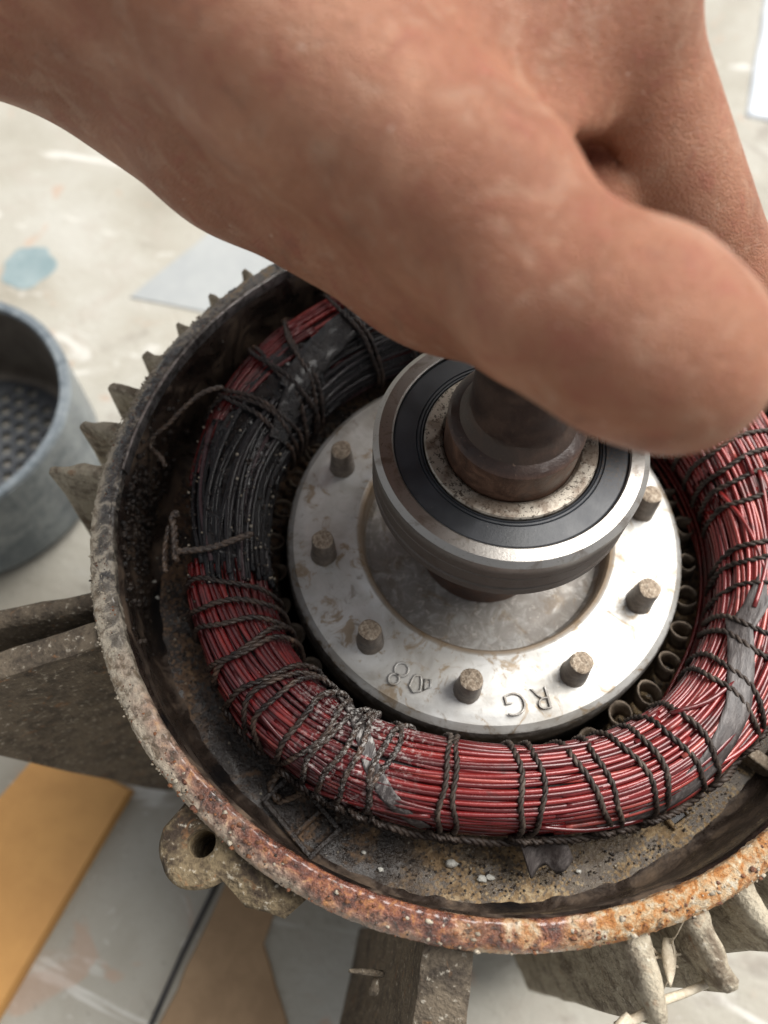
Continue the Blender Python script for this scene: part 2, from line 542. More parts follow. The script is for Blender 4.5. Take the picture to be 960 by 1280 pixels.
def m_skin():
    n = NT('skin')
    big = n.noise(26, 4, .6, .6)
    mid = n.noise(7, 5, .65, .6)
    cell = n.voro(.85, 'DISTANCE_TO_EDGE', co=n.map((1, 1.7, 1), (0, 0, .5)))
    cell2 = n.voro(.42, 'DISTANCE_TO_EDGE', co=n.map((1.5, 1, 1), (0, .4, -.4)))
    pore = n.noise(.45, 3, .7)
    c = n.ramp(big, [(.30, (.215, .080, .040)), (.5, (.285, .119, .064)), (.7, (.37, .178, .106))])
    c = n.mix(n.ss(mid, .50, .70, 0, .6), c, (.25, .072, .044))
    c = n.mix(n.math('MULTIPLY', n.spot((22, -24, 286), 11, .7, mid, 8), .4), c, (.34, .12, .085))
    c = n.mix(n.ss(mid, .48, .32, 0, .35), c, (.42, .27, .185))
    # the knuckle of the thumb and its tip are redder, a small pale spot sits on the joint
    c = n.mix(n.math('MULTIPLY', n.spot((8, -31, 296), 14, .7, mid, 12), .45), c, (.53, .20, .16))
    c = n.mix(n.math('MULTIPLY', n.spot((-10, -22, 304), 12, .8, mid, 12), .35), c, (.52, .22, .17))
    c = n.mix(n.ss(cell, 0.0, .10, .30, 0), c, (.36, .15, .10))
    # long creases across the web of the thumb and the first knuckle
    wr = n.noise(1.7, 3, .6, 1.0, co=n.map((.3, 1.3, .6), (0, .3, 1.1)))
    fing = n.spot((22, 27, 262), 17, .6, big, 14)
    wf = n.noise(1.3, 3, .6, .6, co=n.map((1.4, .28, .28), (0, 0, .1)))
    web = n.spot((-1, 28, 287), 22, .6, big, 16)
    h = n.math('ADD', n.math('MULTIPLY', n.ss(cell, 0, .22), .55), n.math('MULTIPLY', n.ss(cell2, 0, .2), .22))
    h = n.math('ADD', h, n.math('MULTIPLY', pore, .25))
    h = n.math('ADD', h, n.math('MULTIPLY', wr, n.math('MULTIPLY', web, 3.0)))
    h = n.math('ADD', h, n.math('MULTIPLY', wf, n.math('MULTIPLY', fing, 3.2)))
    c = n.mix(n.math('MULTIPLY', n.spot((5.6, -22.5, 298.5), 4.0, .5, mid, 3), .8), c, (.66, .50, .42))
    # a little workshop grime in the skin, pale specks of dry skin, fine lines
    grime = n.math('MULTIPLY', n.ss(n.noise(11, 5, .7, .8, co=n.map(loc=(5, 9, 3))), .56, .70), n.ss(cell, .16, .02, .15, 1))
    c = n.mix(n.math('MULTIPLY', grime, .55), c, (.09, .045, .03))
    speck = n.ss(n.noise(1.6, 2, .5, 0, co=n.map((1, .5, 1), (0, 0, .5), (3, 3, 3))), .73, .78)
    c = n.mix(n.math('MULTIPLY', speck, .5), c, (.68, .54, .45))
    line = n.noise(3.0, 2, .5, .4, co=n.map((.22, 1.5, 1), (0, 0, -.35)))
    h = n.math('ADD', h, n.math('MULTIPLY', n.math('ABSOLUTE', n.math('SUBTRACT', line, .5)), -1.2))
    b = n.bump(h, .26, .95)
    b = n.bump(mid, .55, .6, b)
    return n.done(c, n.ss(mid, .3, .7, .40, .53), 0, b, .38, None, (.15, (1.0, .30, .14), 2.5))

MAT = dict(
    floor=m_floor(), cast=m_cast(), rib=m_cast((.56, .51, .41), (.46, .41, .32), .0, 'dusty_lit_foot_iron'),  # rib: foot iron lightened for its sunlit top faces
    cast_side=m_cast((.37, .325, .245), (.13, .10, .07), .06, 'grimy_shaded_fin_side'), rib_side=m_cast((.125, .10, .072), (.042, .033, .025), .05, 'grimy_shaded_foot_side'),  # side copies are darker: shade painted into fin and foot flanks
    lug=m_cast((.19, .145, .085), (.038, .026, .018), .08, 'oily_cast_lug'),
    rim=m_rim(), wall=m_wall(), ledge=m_ledge(), wire=m_wire(), burnt=m_burnt(), cord=m_cord(), tape=m_tape(),
    plate=m_plate(), pin=m_pin(), pinside=m_plain('pin_side', (.10, .078, .06), (.20, .16, .125), .45, 5, .08, .35), steel=m_steel(), ring=m_speck_steel(), seal=m_seal(), shaft=m_shaft(), skin=m_skin(),
    lip=m_plain('worn_machined_edge', (.10, .095, .09), (.42, .41, .40), .32, 3, .1, .8),
    tar=m_plain('black_varnish_film', (.008, .008, .009), (.022, .019, .018), .14, 7, .6, 0, .15, .25),
    dark=m_plain('dark_core', (.010, .009, .009), (.028, .024, .022), .55, 8, .4),
    liner=m_plain('slot_paper', (.09, .065, .045), (.24, .19, .14), .6, 4, .2),
    board=m_plain('orange_brown_board', (.43, .215, .060), (.50, .26, .075), .5, 70, .15),
    card=m_plain('brown_card', (.215, .135, .070), (.27, .175, .095), .7, 40, .2),
    sheet=m_plain('grey_sheet', (.26, .272, .272), (.30, .31, .305), .6, 60, .1),
    paint=m_plain('blue_paint', (.15, .205, .215), (.21, .26, .265), .5, 25, .1),
    cowl=m_plain('blue_grey_tin', (.12, .145, .165), (.27, .30, .315), .35, 16, .3, .5),
    cowl_in=m_plain('shaded_tin_inside', (.085, .07, .055), (.15, .13, .105), .6, 16, .3, .2),  # inner wall of the cowl, its shade put into the brown colour
    plastic=m_plain('white_plastic', (.72, .76, .80), (.80, .83, .86), .35, 30, .4),
    straw=m_plain('dry_straw', (.42, .35, .25), (.60, .53, .41), .7, 5, .2),
    grit=m_plain('pale_grit', (.22, .18, .13), (.42, .37, .29), .8, 3, .3),
    oilgrit=m_plain('oily_grit', (.012, .010, .009), (.05, .035, .025), .3, 3, .4),
    rustflake=m_plain('rust_flake', (.07, .022, .012), (.22, .085, .03), .45, 2, .3),
    cordend=m_plain('stiff_brown_cord', (.030, .018, .012), (.13, .085, .055), .25, 2.5, .4, 0, .5),
    tarfilm=m_tarfilm(),
    cowl_grille=m_plain('dirty_grille', (.035, .04, .047), (.085, .09, .095), .55, 14, .3, .2),
    chip=m_plain('white_chip', (.50, .49, .44), (.66, .64, .58), .6, 2, .3),
    nail=m_plain('nail', (.52, .34, .26), (.60, .42, .33), .35, 3, .05),
)

# ---------------------------------------------------------------- floor
v = [(-3000, -3000, 0), (3000, -3000, 0), (3000, 3000, 0), (-3000, 3000, 0)]
mesh_obj('floor', v, [(0, 1, 2, 3)], MAT['floor'], smooth=False, kind='structure')

def slab(name, outline, z0, th, mat, bevel=.6):
    """flat sheet lying on the floor, real thickness, softened top edge"""
    n = len(outline)
    c = np.mean(np.array(outline), axis=0)
    O = np.array(outline)
    I = O + (c - O) / np.linalg.norm(c - O, axis=1)[:, None] * bevel
    V = [(x - c[0], y - c[1], 0) for x, y in O] + [(x - c[0], y - c[1], th*.6) for x, y in O] + [(x - c[0], y - c[1], th) for x, y in I]
    F = [tuple(range(n))[::-1]]
    for k in range(2):
        for i in range(n):
            j = (i + 1) % n
            F.append((k*n+i, k*n+j, (k+1)*n+j, (k+1)*n+i))
    F.append(tuple(range(2*n, 3*n)))
    return mesh_obj(name, V, F, mat, smooth=False, loc=(c[0], c[1], z0))

def wavy(pts, step=6, amp=1.2, seed=0):
    out = []
    n = len(pts)
    for i in range(n):
        p, q = np.array(pts[i], float), np.array(pts[(i+1) % n], float)
        k = max(1, int(np.linalg.norm(q-p) / step))
        for j in range(k):
            x = p + (q-p)*j/k
            x = x + np.array([nz(x[0], x[1], seed, 9), nz(x[1], x[0], seed+5, 9)]) * amp
            out.append(tuple(x))
    return out

ang = np.linspace(0, 2*PI, 40, endpoint=False)
pr = [(14.5*(1 + .22*nz(math.cos(t)*2, math.sin(t)*2, 3, 1.1)) * math.cos(t) * .95 - 292.5, 15.5*(1 + .22*nz(math.cos(t)*2, math.sin(t)*2, 3, 1.1))*math.sin(t) + 168.5) for t in ang]
tag(slab('paint_splash', pr, 0.02, .35, MAT['paint'], 1.0), 'flat blue paint splash on the pale floor above the tin cowl', 'paint splash')
tag(slab('paper_sheet', wavy([(-228, 165), (-184, 168), (-112, 168), (-112, 260), (-190, 262)], 12, .8, 2), 0.02, .8, MAT['sheet']), 'flat pale grey sheet lying on the floor beyond the housing', 'sheet')
tag(slab('wooden_board', [(-163.2, -101.1), (-154, -74), (-111.7, -79.5), (-124.8, -172), (-134, -235), (-190, -235)], 0.02, 7, MAT['board'], 1.2), 'orange brown flat board lying on the floor at lower left', 'board')
tag(slab('cardboard_piece', wavy([(-62, -106), (-58, -80), (-36, -80), (-38.4, -105), (-38.9, -117), (-29.5, -129), (-20, -140), (-14, -190), (-70, -190)], 7, 1.0, 4), 0.02, 2.0, MAT['card']), 'dull brown piece of card with wavy edge under the housing', 'cardboard')
V, F = tube([(-63.5, -90, 1.2), (-65.4, -109, 1.2), (-67.8, -130, 1.2), (-69.6, -155, 1.2), (-73, -195, 1.2)], 1.1, 6)  # thin dark line running along the card
tag(mesh_obj('dark_line', V, F, MAT['dark']), 'thin dark straight line on the floor beside the brown card', 'wire')
# crumpled white plastic at the far right
V, F = [], []
n1, n2 = 26, 26
for i in range(n1):
    for j in range(n2):
        x, y = 88 + 130*i/(n1-1), 430 + 150*j/(n2-1)
        x += 5*nz(y, 3, 1, 60)
        edge = min(i, n1-1-i, j, n2-1-j)
        z = (.4 + min(1, edge/5) * (10 + 9*fbm(x, y, 2, 40, 3)))
        V.append((x, y, max(z, .4)))
for i in range(n1-1):
    for j in range(n2-1):
        F.append((i*n2+j, (i+1)*n2+j, (i+1)*n2+j+1, i*n2+j+1))
V = [(x-150, y-500, z) for x, y, z in V]
o = mesh_obj('plastic_bag', V, F, MAT['plastic'], loc=(150, 500, 0))
sm = o.modifiers.new('thick', 'SOLIDIFY'); sm.thickness = .0004
tag(o, 'crumpled white plastic bag on the floor at the far right edge', 'plastic bag')

# ---------------------------------------------------------------- tin cowl at the left
cx, cy, ch, cr = -251.0, 39.5, 60.0, 62.5
cowl = thing('fan_cowl', 'round blue grey tin fan cowl with perforated bottom on the floor at left', 'fan cowl', (cx, cy, 0))
prof = resample([(cr-7, 1.5), (cr-3, 2.2), (cr-.6, 5), (cr, 10), (cr, ch-1.5), (cr-1.0, ch), (cr-4.6, ch), (cr-5.4, ch-1.5), (cr-5.4, 10), (cr-6.5, 5.6), (cr-10, 4.4)], 5)
V, F = lathe(prof, 96, disp=lambda t, i, r, z: (.5*nz(math.cos(t)*3, math.sin(t)*3, z/30, 1), .25*nz(math.cos(t)*5, math.sin(t)*5, 3, 1)))
ow = mesh_obj('side_wall', V, F, MAT['cowl'], cowl, sharp=22)
ow.data.materials.append(MAT['cowl_in'])
k = len(prof) - 1
for p in ow.data.polygons:
    if p.index % k >= [i for i, q in enumerate(prof) if q[0] < cr-5.2 and q[1] > 5][0]:
        p.material_index = 1
# the grille: a disc whose holes are real openings
bm = bmesh.new()
pitch, hr = 8.0, 2.5
hx = pitch * math.sqrt(3)/2
cells = [(q*pitch + (pitch/2 if r % 2 else 0), r*hx) for r in range(-9, 10) for q in range(-9, 10)]
for (x, y) in cells:
    if math.hypot(x, y) > cr - 6:
        continue
    hexa = [(x + pitch/math.sqrt(3)*math.cos(R_(30+60*i)), y + pitch/math.sqrt(3)*math.sin(R_(30+60*i))) for i in range(6)]
    hv, iv = [], []
    for i in range(6):
        a0, a1 = hexa[i], hexa[(i+1) % 6]
        hv += [a0, ((a0[0]+a1[0])/2, (a0[1]+a1[1])/2)]
    hole = math.hypot(x, y) < cr - 13
    hvv = [bm.verts.new((p[0]*S, p[1]*S, 3.4*S)) for p in hv]
    if not hole:
        bm.faces.new(hvv)
        continue
    for i in range(12):
        t = R_(30 + 30*i)
        iv.append(bm.verts.new(((x + hr*math.cos(t))*S, (y + hr*math.sin(t))*S, 3.4*S)))
    for i in range(12):
        j = (i+1) % 12
        bm.faces.new((hvv[i], hvv[j], iv[j], iv[i]))
bmesh.ops.remove_doubles(bm, verts=bm.verts, dist=1e-6)
me = bpy.data.meshes.new('grille'); bm.to_mesh(me); bm.free()
me.materials.append(MAT['cowl_grille'])
g = bpy.data.objects.new('grille', me); col.objects.link(g); g.parent = cowl
g.modifiers.new('thick', 'SOLIDIFY').thickness = .0012

# ---------------------------------------------------------------- the stator: housing, fins, feet, windings
stator = thing('motor_stator', 'rusty finned motor housing with red copper windings, standing open on the floor', 'motor stator', (0, 0, 0))
ZR = Z0 - 31.0                                # rim height

def shell_disp(t, i, r, z):
    x, y = r*math.cos(t), r*math.sin(t)
    d = .22*fbm(x, y, z*1.7 + 3, 3.1, 4) + .55*nz(x, y, z, 19) + .25*nz(x*1.3, y*1.3, z, 7, 2.0)
    d += .50*max(0, nz(x, y, z, .8, 5.0)) + .45*max(0, nz(x, y, z, 1.4, 9.0) - .15)
    return d*.55, d*.8
# the rim band, densely meshed so its crust is real relief
rimp = resample([(95.2, ZR-3.0), (95.5, ZR-.2), (96.3, ZR+.5), (98.8, ZR+.1), (101.0, ZR-1.3), (101.9, ZR-3.2), (101.6, ZR-7), (100.2, ZR-9)], .55)
V, F = lathe(rimp, 1300, disp=shell_disp)
mesh_obj('rim', V, F, MAT['rim'], stator, label='crusted rusty rim, red brown at the bottom and dusty grey at the left')
shellp = resample([(100.4, ZR-7.5), (99.2, ZR-14), (98.2, 20), (99, 6), (98, 0.3), (70, 0.3)], 6)
V, F = lathe(shellp, 160, disp=lambda t, i, r, z: ((.5*fbm(r*math.cos(t), r*math.sin(t), z, 9, 3) if z > 1 else 0), 0))
mesh_obj('housing_shell', V, F, MAT['cast'], stator)
ZL = Z0 - 64.0                                # ledge
wallp = resample([(95.4, ZR-2.0), (94.6, ZR-4), (94.4, ZL+4), (93.4, ZL+1.2), (91, ZL-.3)], 2.0)
V, F = lathe(wallp, 220, disp=lambda t, i, r, z: (.25*fbm(r*math.cos(t), r*math.sin(t), z, 5, 3), 0))
mesh_obj('inner_wall', V, F, MAT['wall'], stator)
ledp = resample([(91.6, ZL-.1), (88, ZL-.6), (80, ZL-1.5), (72, ZL-2.5), (58.0, ZL-3.0), (57.6, ZL-6), (57.6, 8)], 1.5)
V, F = lathe(ledp, 260, disp=lambda t, i, r, z: ((0, .4*fbm(r*math.cos(t), r*math.sin(t), z, 5, 3)) if r > 58.5 else (0, 0)))
mesh_obj('core_face', V, F, MAT['ledge'], stator)

V, F = lathe([(95.9, ZR+.75), (95.35, ZR+.55), (94.95, ZR-.6), (94.9, ZR-2.6)], 140, R_(95), R_(192))
mesh_obj('spigot_edge', V, F, MAT['lip'], stator, sharp=22)
# cooling fins -----------------------------------------------------------
def fin(theta, tip, th_root, th_tip, ztop, zbot, seed, droop=3.0, name='cooling_fin', mat='cast', sink=None, rough=.6, label=None, edge=None, flare=.25):
    """radial plate; theta degrees, tip radius, thickness, top height falls off at the tip"""
    V, F = [], []
    r0 = 98.5
    ns = 12
    c, s = math.cos(R_(theta)), math.sin(R_(theta))
    nzv = 12
    prof_n = None
    for i in range(ns + 1):
        u = i / ns
        r = r0 + (tip - r0) * u
        ht = (th_root + (th_tip - th_root)*u) / 2
        if u > .93:
            ht *= .78
        zt = ztop - droop*u*u - (1.0 if u > .93 else 0)
        zb = zbot if sink is None else zbot + sink*max(0, u - .36)/.64
        sec = []
        for j in range(nzv + 1):
            sec.append((-ht*(1.0 + flare*(1-j/nzv)), zb + (zt - (ht if edge is None else edge) - zb)*j/nzv))
        eg = ht if edge is None else edge
        for a_ in (150, 120, 90, 60, 30):
            q = ht*math.cos(R_(a_)) if edge is None else math.copysign(min(1, abs(math.cos(R_(a_)))*1.5), math.cos(R_(a_)))*ht if a_ != 90 else 0
            sec.append((q, zt - eg + eg*(1 if edge is not None and 45 < a_ < 135 else math.sin(R_(a_)))))
        for j in range(nzv, -1, -1):
            sec.append((ht*(1.0 + min(flare, .3)*(1-j/nzv)), zb + (zt - (ht if edge is None else edge) - zb)*j/nzv))
        prof_n = len(sec)
        for (q, z) in sec:
            x, y = r*c - q*s, r*s + q*c
            d = rough*fbm(x + seed*7, y, z, 5, 3)
            V.append((x + d*(-s)*(1 if q > 0 else -1) + .4*d*c*u, y + d*c*(1 if q > 0 else -1) + .4*d*s*u, z + (.5*d if z > zt-4 else 0)))
    for i in range(ns):
        for j in range(prof_n - 1):
            F.append((i*prof_n+j, i*prof_n+j+1, (i+1)*prof_n+j+1, (i+1)*prof_n+j))
    F.append(tuple(ns*prof_n + j for j in range(prof_n)))
    o = mesh_obj(name, V, F, MAT[mat], stator, label=label)
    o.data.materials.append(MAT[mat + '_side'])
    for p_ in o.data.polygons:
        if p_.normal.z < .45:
            p_.material_index = 1  # faces not turned upward get the copy with painted shade
    if edge is not None:
        o.data.set_sharp_from_angle(angle=R_(50))
    return o

ZF = ZR - 4.0
fins = [(-169.2, 118.3, 5.0, 1.9), (-176.6, 115.0, 4.6, 1.8), (176.7, 112.2, 4.2, 1.7), (169.7, 109.2, 3.6, 1.6), (162.9, 107.2, 3.0, 1.4), (155.4, 107.4, 2.7, 1.3), (148.2, 107.4, 2.6, 1.3),
        (141, 107.5, 3.6, 1.8), (134, 108, 3.8, 1.8), (127, 109, 4, 1.9), (120, 111, 4.4, 2), (113, 113, 4.8, 2), (106, 115, 5, 2), (98, 117, 5, 2),
        (82, 117, 5, 2), (75, 115, 5, 2), (68, 113, 5, 2), (61, 112, 5, 2), (54, 110, 5, 2), (47, 109, 5, 2), (40, 109, 5, 2), (33, 110, 5, 2), (26, 112, 5, 2), (19, 114, 5, 2),
        (12, 116, 5, 2), (5, 118, 5, 2), (-12, 117, 5, 2), (-20, 115, 5, 2), (-28, 113, 5, 2.2), (-37.0, 114, 5.5, 2.4),
        (-43.8, 115.5, 6.5, 3.2), (-50.6, 117.5, 6.8, 3.4), (-58.4, 118.5, 7.2, 3.6)]
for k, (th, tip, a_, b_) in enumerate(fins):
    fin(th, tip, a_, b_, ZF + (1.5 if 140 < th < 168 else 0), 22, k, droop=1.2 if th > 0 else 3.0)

# feet: two heavy radial ribs with a falling lower edge --------------------
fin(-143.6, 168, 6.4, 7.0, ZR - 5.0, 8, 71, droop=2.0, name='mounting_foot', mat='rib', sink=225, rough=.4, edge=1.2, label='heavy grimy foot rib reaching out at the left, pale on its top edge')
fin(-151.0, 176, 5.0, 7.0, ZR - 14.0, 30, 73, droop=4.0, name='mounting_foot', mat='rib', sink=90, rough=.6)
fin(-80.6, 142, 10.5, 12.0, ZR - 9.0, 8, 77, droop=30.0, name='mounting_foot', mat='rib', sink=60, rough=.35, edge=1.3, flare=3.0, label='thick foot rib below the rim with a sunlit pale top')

# bolt lug with a bored hole ------------------------------------------------
def lug():
    C = np.array((-40.8, -97.0))
    rad = C / np.linalg.norm(C)
    tan = np.array((-rad[1], rad[0]))
    if tan[0] < 0:
        tan = -tan
    out = []
    for a_ in np.linspace(200, 345, 16):                 # outer nose
        out.append(C + 9.4*(math.cos(R_(a_))*tan + -math.sin(R_(a_))*rad)*np.array([1, 1]))
    # towards the right the lug runs out along the rim
    out += [C + 16*tan + 3.0*rad, C + 24*tan - 1.0*rad, C + 25*tan - 7*rad, C + 8*tan - 8*rad, C - 9*tan - 6*rad]
    O = np.array(out)
    n = len(O)
    hole = [C + 3.1*np.array((math.cos(t), math.sin(t))) for t in np.linspace(0, 2*PI, 24, endpoint=False)]
    bm = bmesh.new()
    zt = ZR - 7.0
    def zz(p):
        return zt + .5*nz(p[0], p[1], 2, 4) - .14*max(0, (p - C) @ tan - 9)
    tv = [bm.verts.new((p[0], p[1], zz(p) - 1.3)) for p in O]
    iv = [bm.verts.new((*(C + (p-C)*.88), zz(p))) for p in O]
    hv = [bm.verts.new((p[0], p[1], zt - .3)) for p in hole]
    hb = [bm.verts.new((p[0], p[1], zt - 26)) for p in hole]
    bv = [bm.verts.new((*(C + (p-C)*.86 - rad*2.5), zt - 15)) for p in O]
    b2 = [bm.verts.new((*(C + (p-C)*.55 - rad*9), zt - 42)) for p in O]
    for i in range(n):
        j = (i+1) % n
        bm.faces.new((tv[i], tv[j], iv[j], iv[i])); bm.faces.new((bv[i], bv[j], tv[j], tv[i])); bm.faces.new((b2[i], b2[j], bv[j], bv[i]))
    e1 = [bm.edges.new((iv[i], iv[(i+1) % n])) if bm.edges.get((iv[i], iv[(i+1) % n])) is None else bm.edges.get((iv[i], iv[(i+1) % n])) for i in range(n)]
    e2 = [bm.edges.new((hv[i], hv[(i+1) % 24])) for i in range(24)]
    bmesh.ops.triangle_fill(bm, edges=e1+e2, use_beauty=True)
    for i in range(24):
        j = (i+1) % 24
        bm.faces.new((hv[i], hv[j], hb[j], hb[i]))
    bm.faces.new(hb)
    bmesh.ops.recalc_face_normals(bm, faces=bm.faces)
    bmesh.ops.subdivide_edges(bm, edges=[e_ for e_ in bm.edges if e_.calc_length() > 4], cuts=1, use_grid_fill=True)
    V = []
    for v_ in bm.verts:
        x, y, z = v_.co
        d = .5*fbm(x, y, z, 4, 3)
        V.append((x + d*rad[0], y + d*rad[1], z + d*.5))
    bm.verts.index_update()
    F = [[q.index for q in f.verts] for f in bm.faces]
    bm.free()
    return mesh_obj('bolt_lug', V, F, MAT['lug'], stator, label='oily lug with a round bolt hole outside the rim')
lug()

# winding -------------------------------------------------------------------
ZC, BB = Z0 - 47.0, 12.5
OUT = [(-180, 82), (-162, 80.5), (-145, 79.5), (-125, 80.6), (-110, 79.9), (-93, 78.5), (-77, 76.6), (-61, 77.5), (-43, 81.3), (-26, 82.2), (0, 83), (20, 84.5), (37, 86), (50, 87), (80, 87), (110, 88.5), (139, 87.5), (159, 86), (174.7, 83.2), (180, 82)]
INN = [(-180, 60.5), (-152, 59.5), (-120, 61.4), (-106, 61), (-89.6, 57.8), (-69, 58.6), (-49, 61.0), (-29, 63.2), (1, 62.6), (26, 62.0), (60, 61), (100, 60.5), (140, 60), (166, 59.2), (180, 60.5)]
def pint(tab, th):
    th = (np.asarray(th) + 180) % 360 - 180
    x = np.array([p[0] for p in tab], float); y = np.array([p[1] for p in tab], float)
    g = lambda q: np.interp(((q + 180) % 360) - 180, x, y)
    return sum(g(th + d) for d in (-8, -4, 0, 4, 8)) / 5
def tor(th, ph, off=0.0):
    """point on the coil: th along the ring, ph round its section (0 outside, 90 top, 180 inside)"""
    th = np.asarray(th, float); ph = np.asarray(ph, float)
    ro, ri = pint(OUT, th), pint(INN, th)
    a_ = (ro - ri)/2 + off
    b_ = BB + off
    cp, sp = np.cos(np.radians(ph)), np.sin(np.radians(ph))
    ex = .86
    r = (ro + ri)/2 + a_*np.sign(cp)*np.abs(cp)**ex
    z = ZC + b_*np.sign(sp)*np.abs(sp)**ex
    t = np.radians(th)
    return np.stack(np.broadcast_arrays(r*np.cos(t), r*np.sin(t), z), axis=-1)

winding = MB()
ths = np.linspace(-180, 180, 121)[:-1]
phs = np.linspace(0, 360, 25)[:-1]
V = tor(ths[:, None], phs[None, :], -1.3).reshape(-1, 3)
F = [(i*24+j, ((i+1) % 120)*24+j, ((i+1) % 120)*24+(j+1) % 24, i*24+(j+1) % 24) for i in range(120) for j in range(24)]
coil = mesh_obj('winding', V, F, MAT['dark'], stator, label='ring of red enamelled copper wires laced with dark cord')

def sm_noise(n, k, amp):
    g_ = nrg.normal(size=k+4)
    x = np.linspace(1, k+1, n)
    i = np.floor(x).astype(int); f = x - i
    f = f*f*(3-2*f)
    return amp*(g_[i]*(1-f) + g_[i+1]*f)

red = MB()
def lay_wires(mb, th0, th1, ph0, ph1, cnt, off, skew=0.0, rad=.62, jit=1.2, oj=.25, sides=7, step=1.8):
    for i in range(cnt):
        a0 = th0 + nrg.uniform(-1.5, 1.5); a1 = th1 + nrg.uniform(-1.5, 1.5)
        n = max(6, int(abs(a1-a0)/step))
        th = np.linspace(a0, a1, n)
        u = np.linspace(-.5, .5, n)
        base = ph0 + (ph1-ph0)*(i+.5)/cnt
        ph = base + skew*u + sm_noise(n, max(2, n//14), jit)
        o_ = off + sm_noise(n, max(2, n//9), oj) + nrg.uniform(-.2, .25)
        V_, F_ = tube(tor(th, ph, o_), rad, sides)
        mb.add(V_, F_)
# outer groups run with the ring, the coil sides cross slightly between tapes
lay_wires(red, -152, 150, -60, 200, 38, -.6, 0, jit=1.8)
lay_wires(red, -149, -100, -25, 120, 21, .15, 24)
lay_wires(red, -118, -62, -30, 50, 13, .1, -26)
lay_wires(red, -104, -38, 30, 175, 19, .2, 24)
lay_wires(red, -64, -5, -30, 92, 17, .2, 34)
lay_wires(red, -40, 22, 70, 200, 18, .15, 30)
lay_wires(red, -14, 64, -30, 130, 22, .25, 14)
lay_wires(red, 30, 100, 40, 200, 22, .1, -16)
lay_wires(red, 95, 150, -20, 78, 15, .2, -12)
lay_wires(red, 148, 188, -20, 88, 16, .2, -20)
for k in range(26):                                    # strays that cross the lay
    a0 = nrg.uniform(-150, 100); p0 = nrg.uniform(-10, 130)
    lay_wires(red, a0, a0 + nrg.uniform(14, 34), p0, p0 + 4, 1, .75, nrg.uniform(-45, 45), jit=2.5, oj=.5)
red.obj('wire_bundle', MAT['wire'], coil, kind='stuff')
burnt = MB()
lay_wires(burnt, 124, 213, 108, 205, 20, .1, 0, rad=.72, jit=2.0, oj=.3)
lay_wires(burnt, 168, 214, 78, 188, 20, .5, -18, rad=.78, jit=2.4, oj=.4)
lay_wires(burnt, 178, 209, 50, 90, 8, .5, 20, rad=.72, jit=2.0, oj=.3)
burnt.obj('burnt_wire_bundle', MAT['burnt'], coil, kind='stuff', label='burnt black glossy stretch of wires at the left')
# fused varnish: a film that swallows some of the burnt wires and lets others stand proud
V_, F_ = [], []
nt, npn = 110, 56
for i in range(nt):
    for j in range(npn):
        th = 148 + 66*i/(nt-1); ph = 52 + 150*j/(npn-1)
        p = tor(th, ph, 0)
        e_ = min(i, nt-1-i)/10
        h = .55 + 1.05*fbm(p[0], p[1], p[2], 9, 3) + .35*nz(p[0], p[1], p[2], 1.4) - 2.2*max(0, 1-e_) - 2.0*max(0, 1 - j/9) - .9*max(0, 1-(npn-1-j)/9)
        V_.append(tor(th, ph, h))
for i in range(nt-1):
    for j in range(npn-1):
        F_.append((i*npn+j, (i+1)*npn+j, (i+1)*npn+j+1, i*npn+j+1))
mesh_obj('fused_varnish', V_, F_, MAT['tarfilm'], coil, label='black glossy melted varnish over the burnt wires')
# a second, deeper bundle inside the ring on the right
deep = MB()
for i in range(26):
    n = 40
    th = np.linspace(-36 + nrg.uniform(-2, 1), 60, n)
    rr = 65.0 + nrg.uniform(-3.0, 3.0) + sm_noise(n, 4, .4) + 3.0*np.exp(-((th+36)/9)**2)
    zz = ZC - 12 + nrg.uniform(-3, 3) + sm_noise(n, 4, .4) - 4*np.exp(-((th+36)/7)**2)
    V_, F_ = tube(np.stack([rr*np.cos(np.radians(th)), rr*np.sin(np.radians(th)), zz], -1), .55, 5)
    deep.add(V_, F_)
deep.obj('wire_bundle', MAT['wire'], coil, kind='stuff', label='second dark red bundle deeper inside the ring')

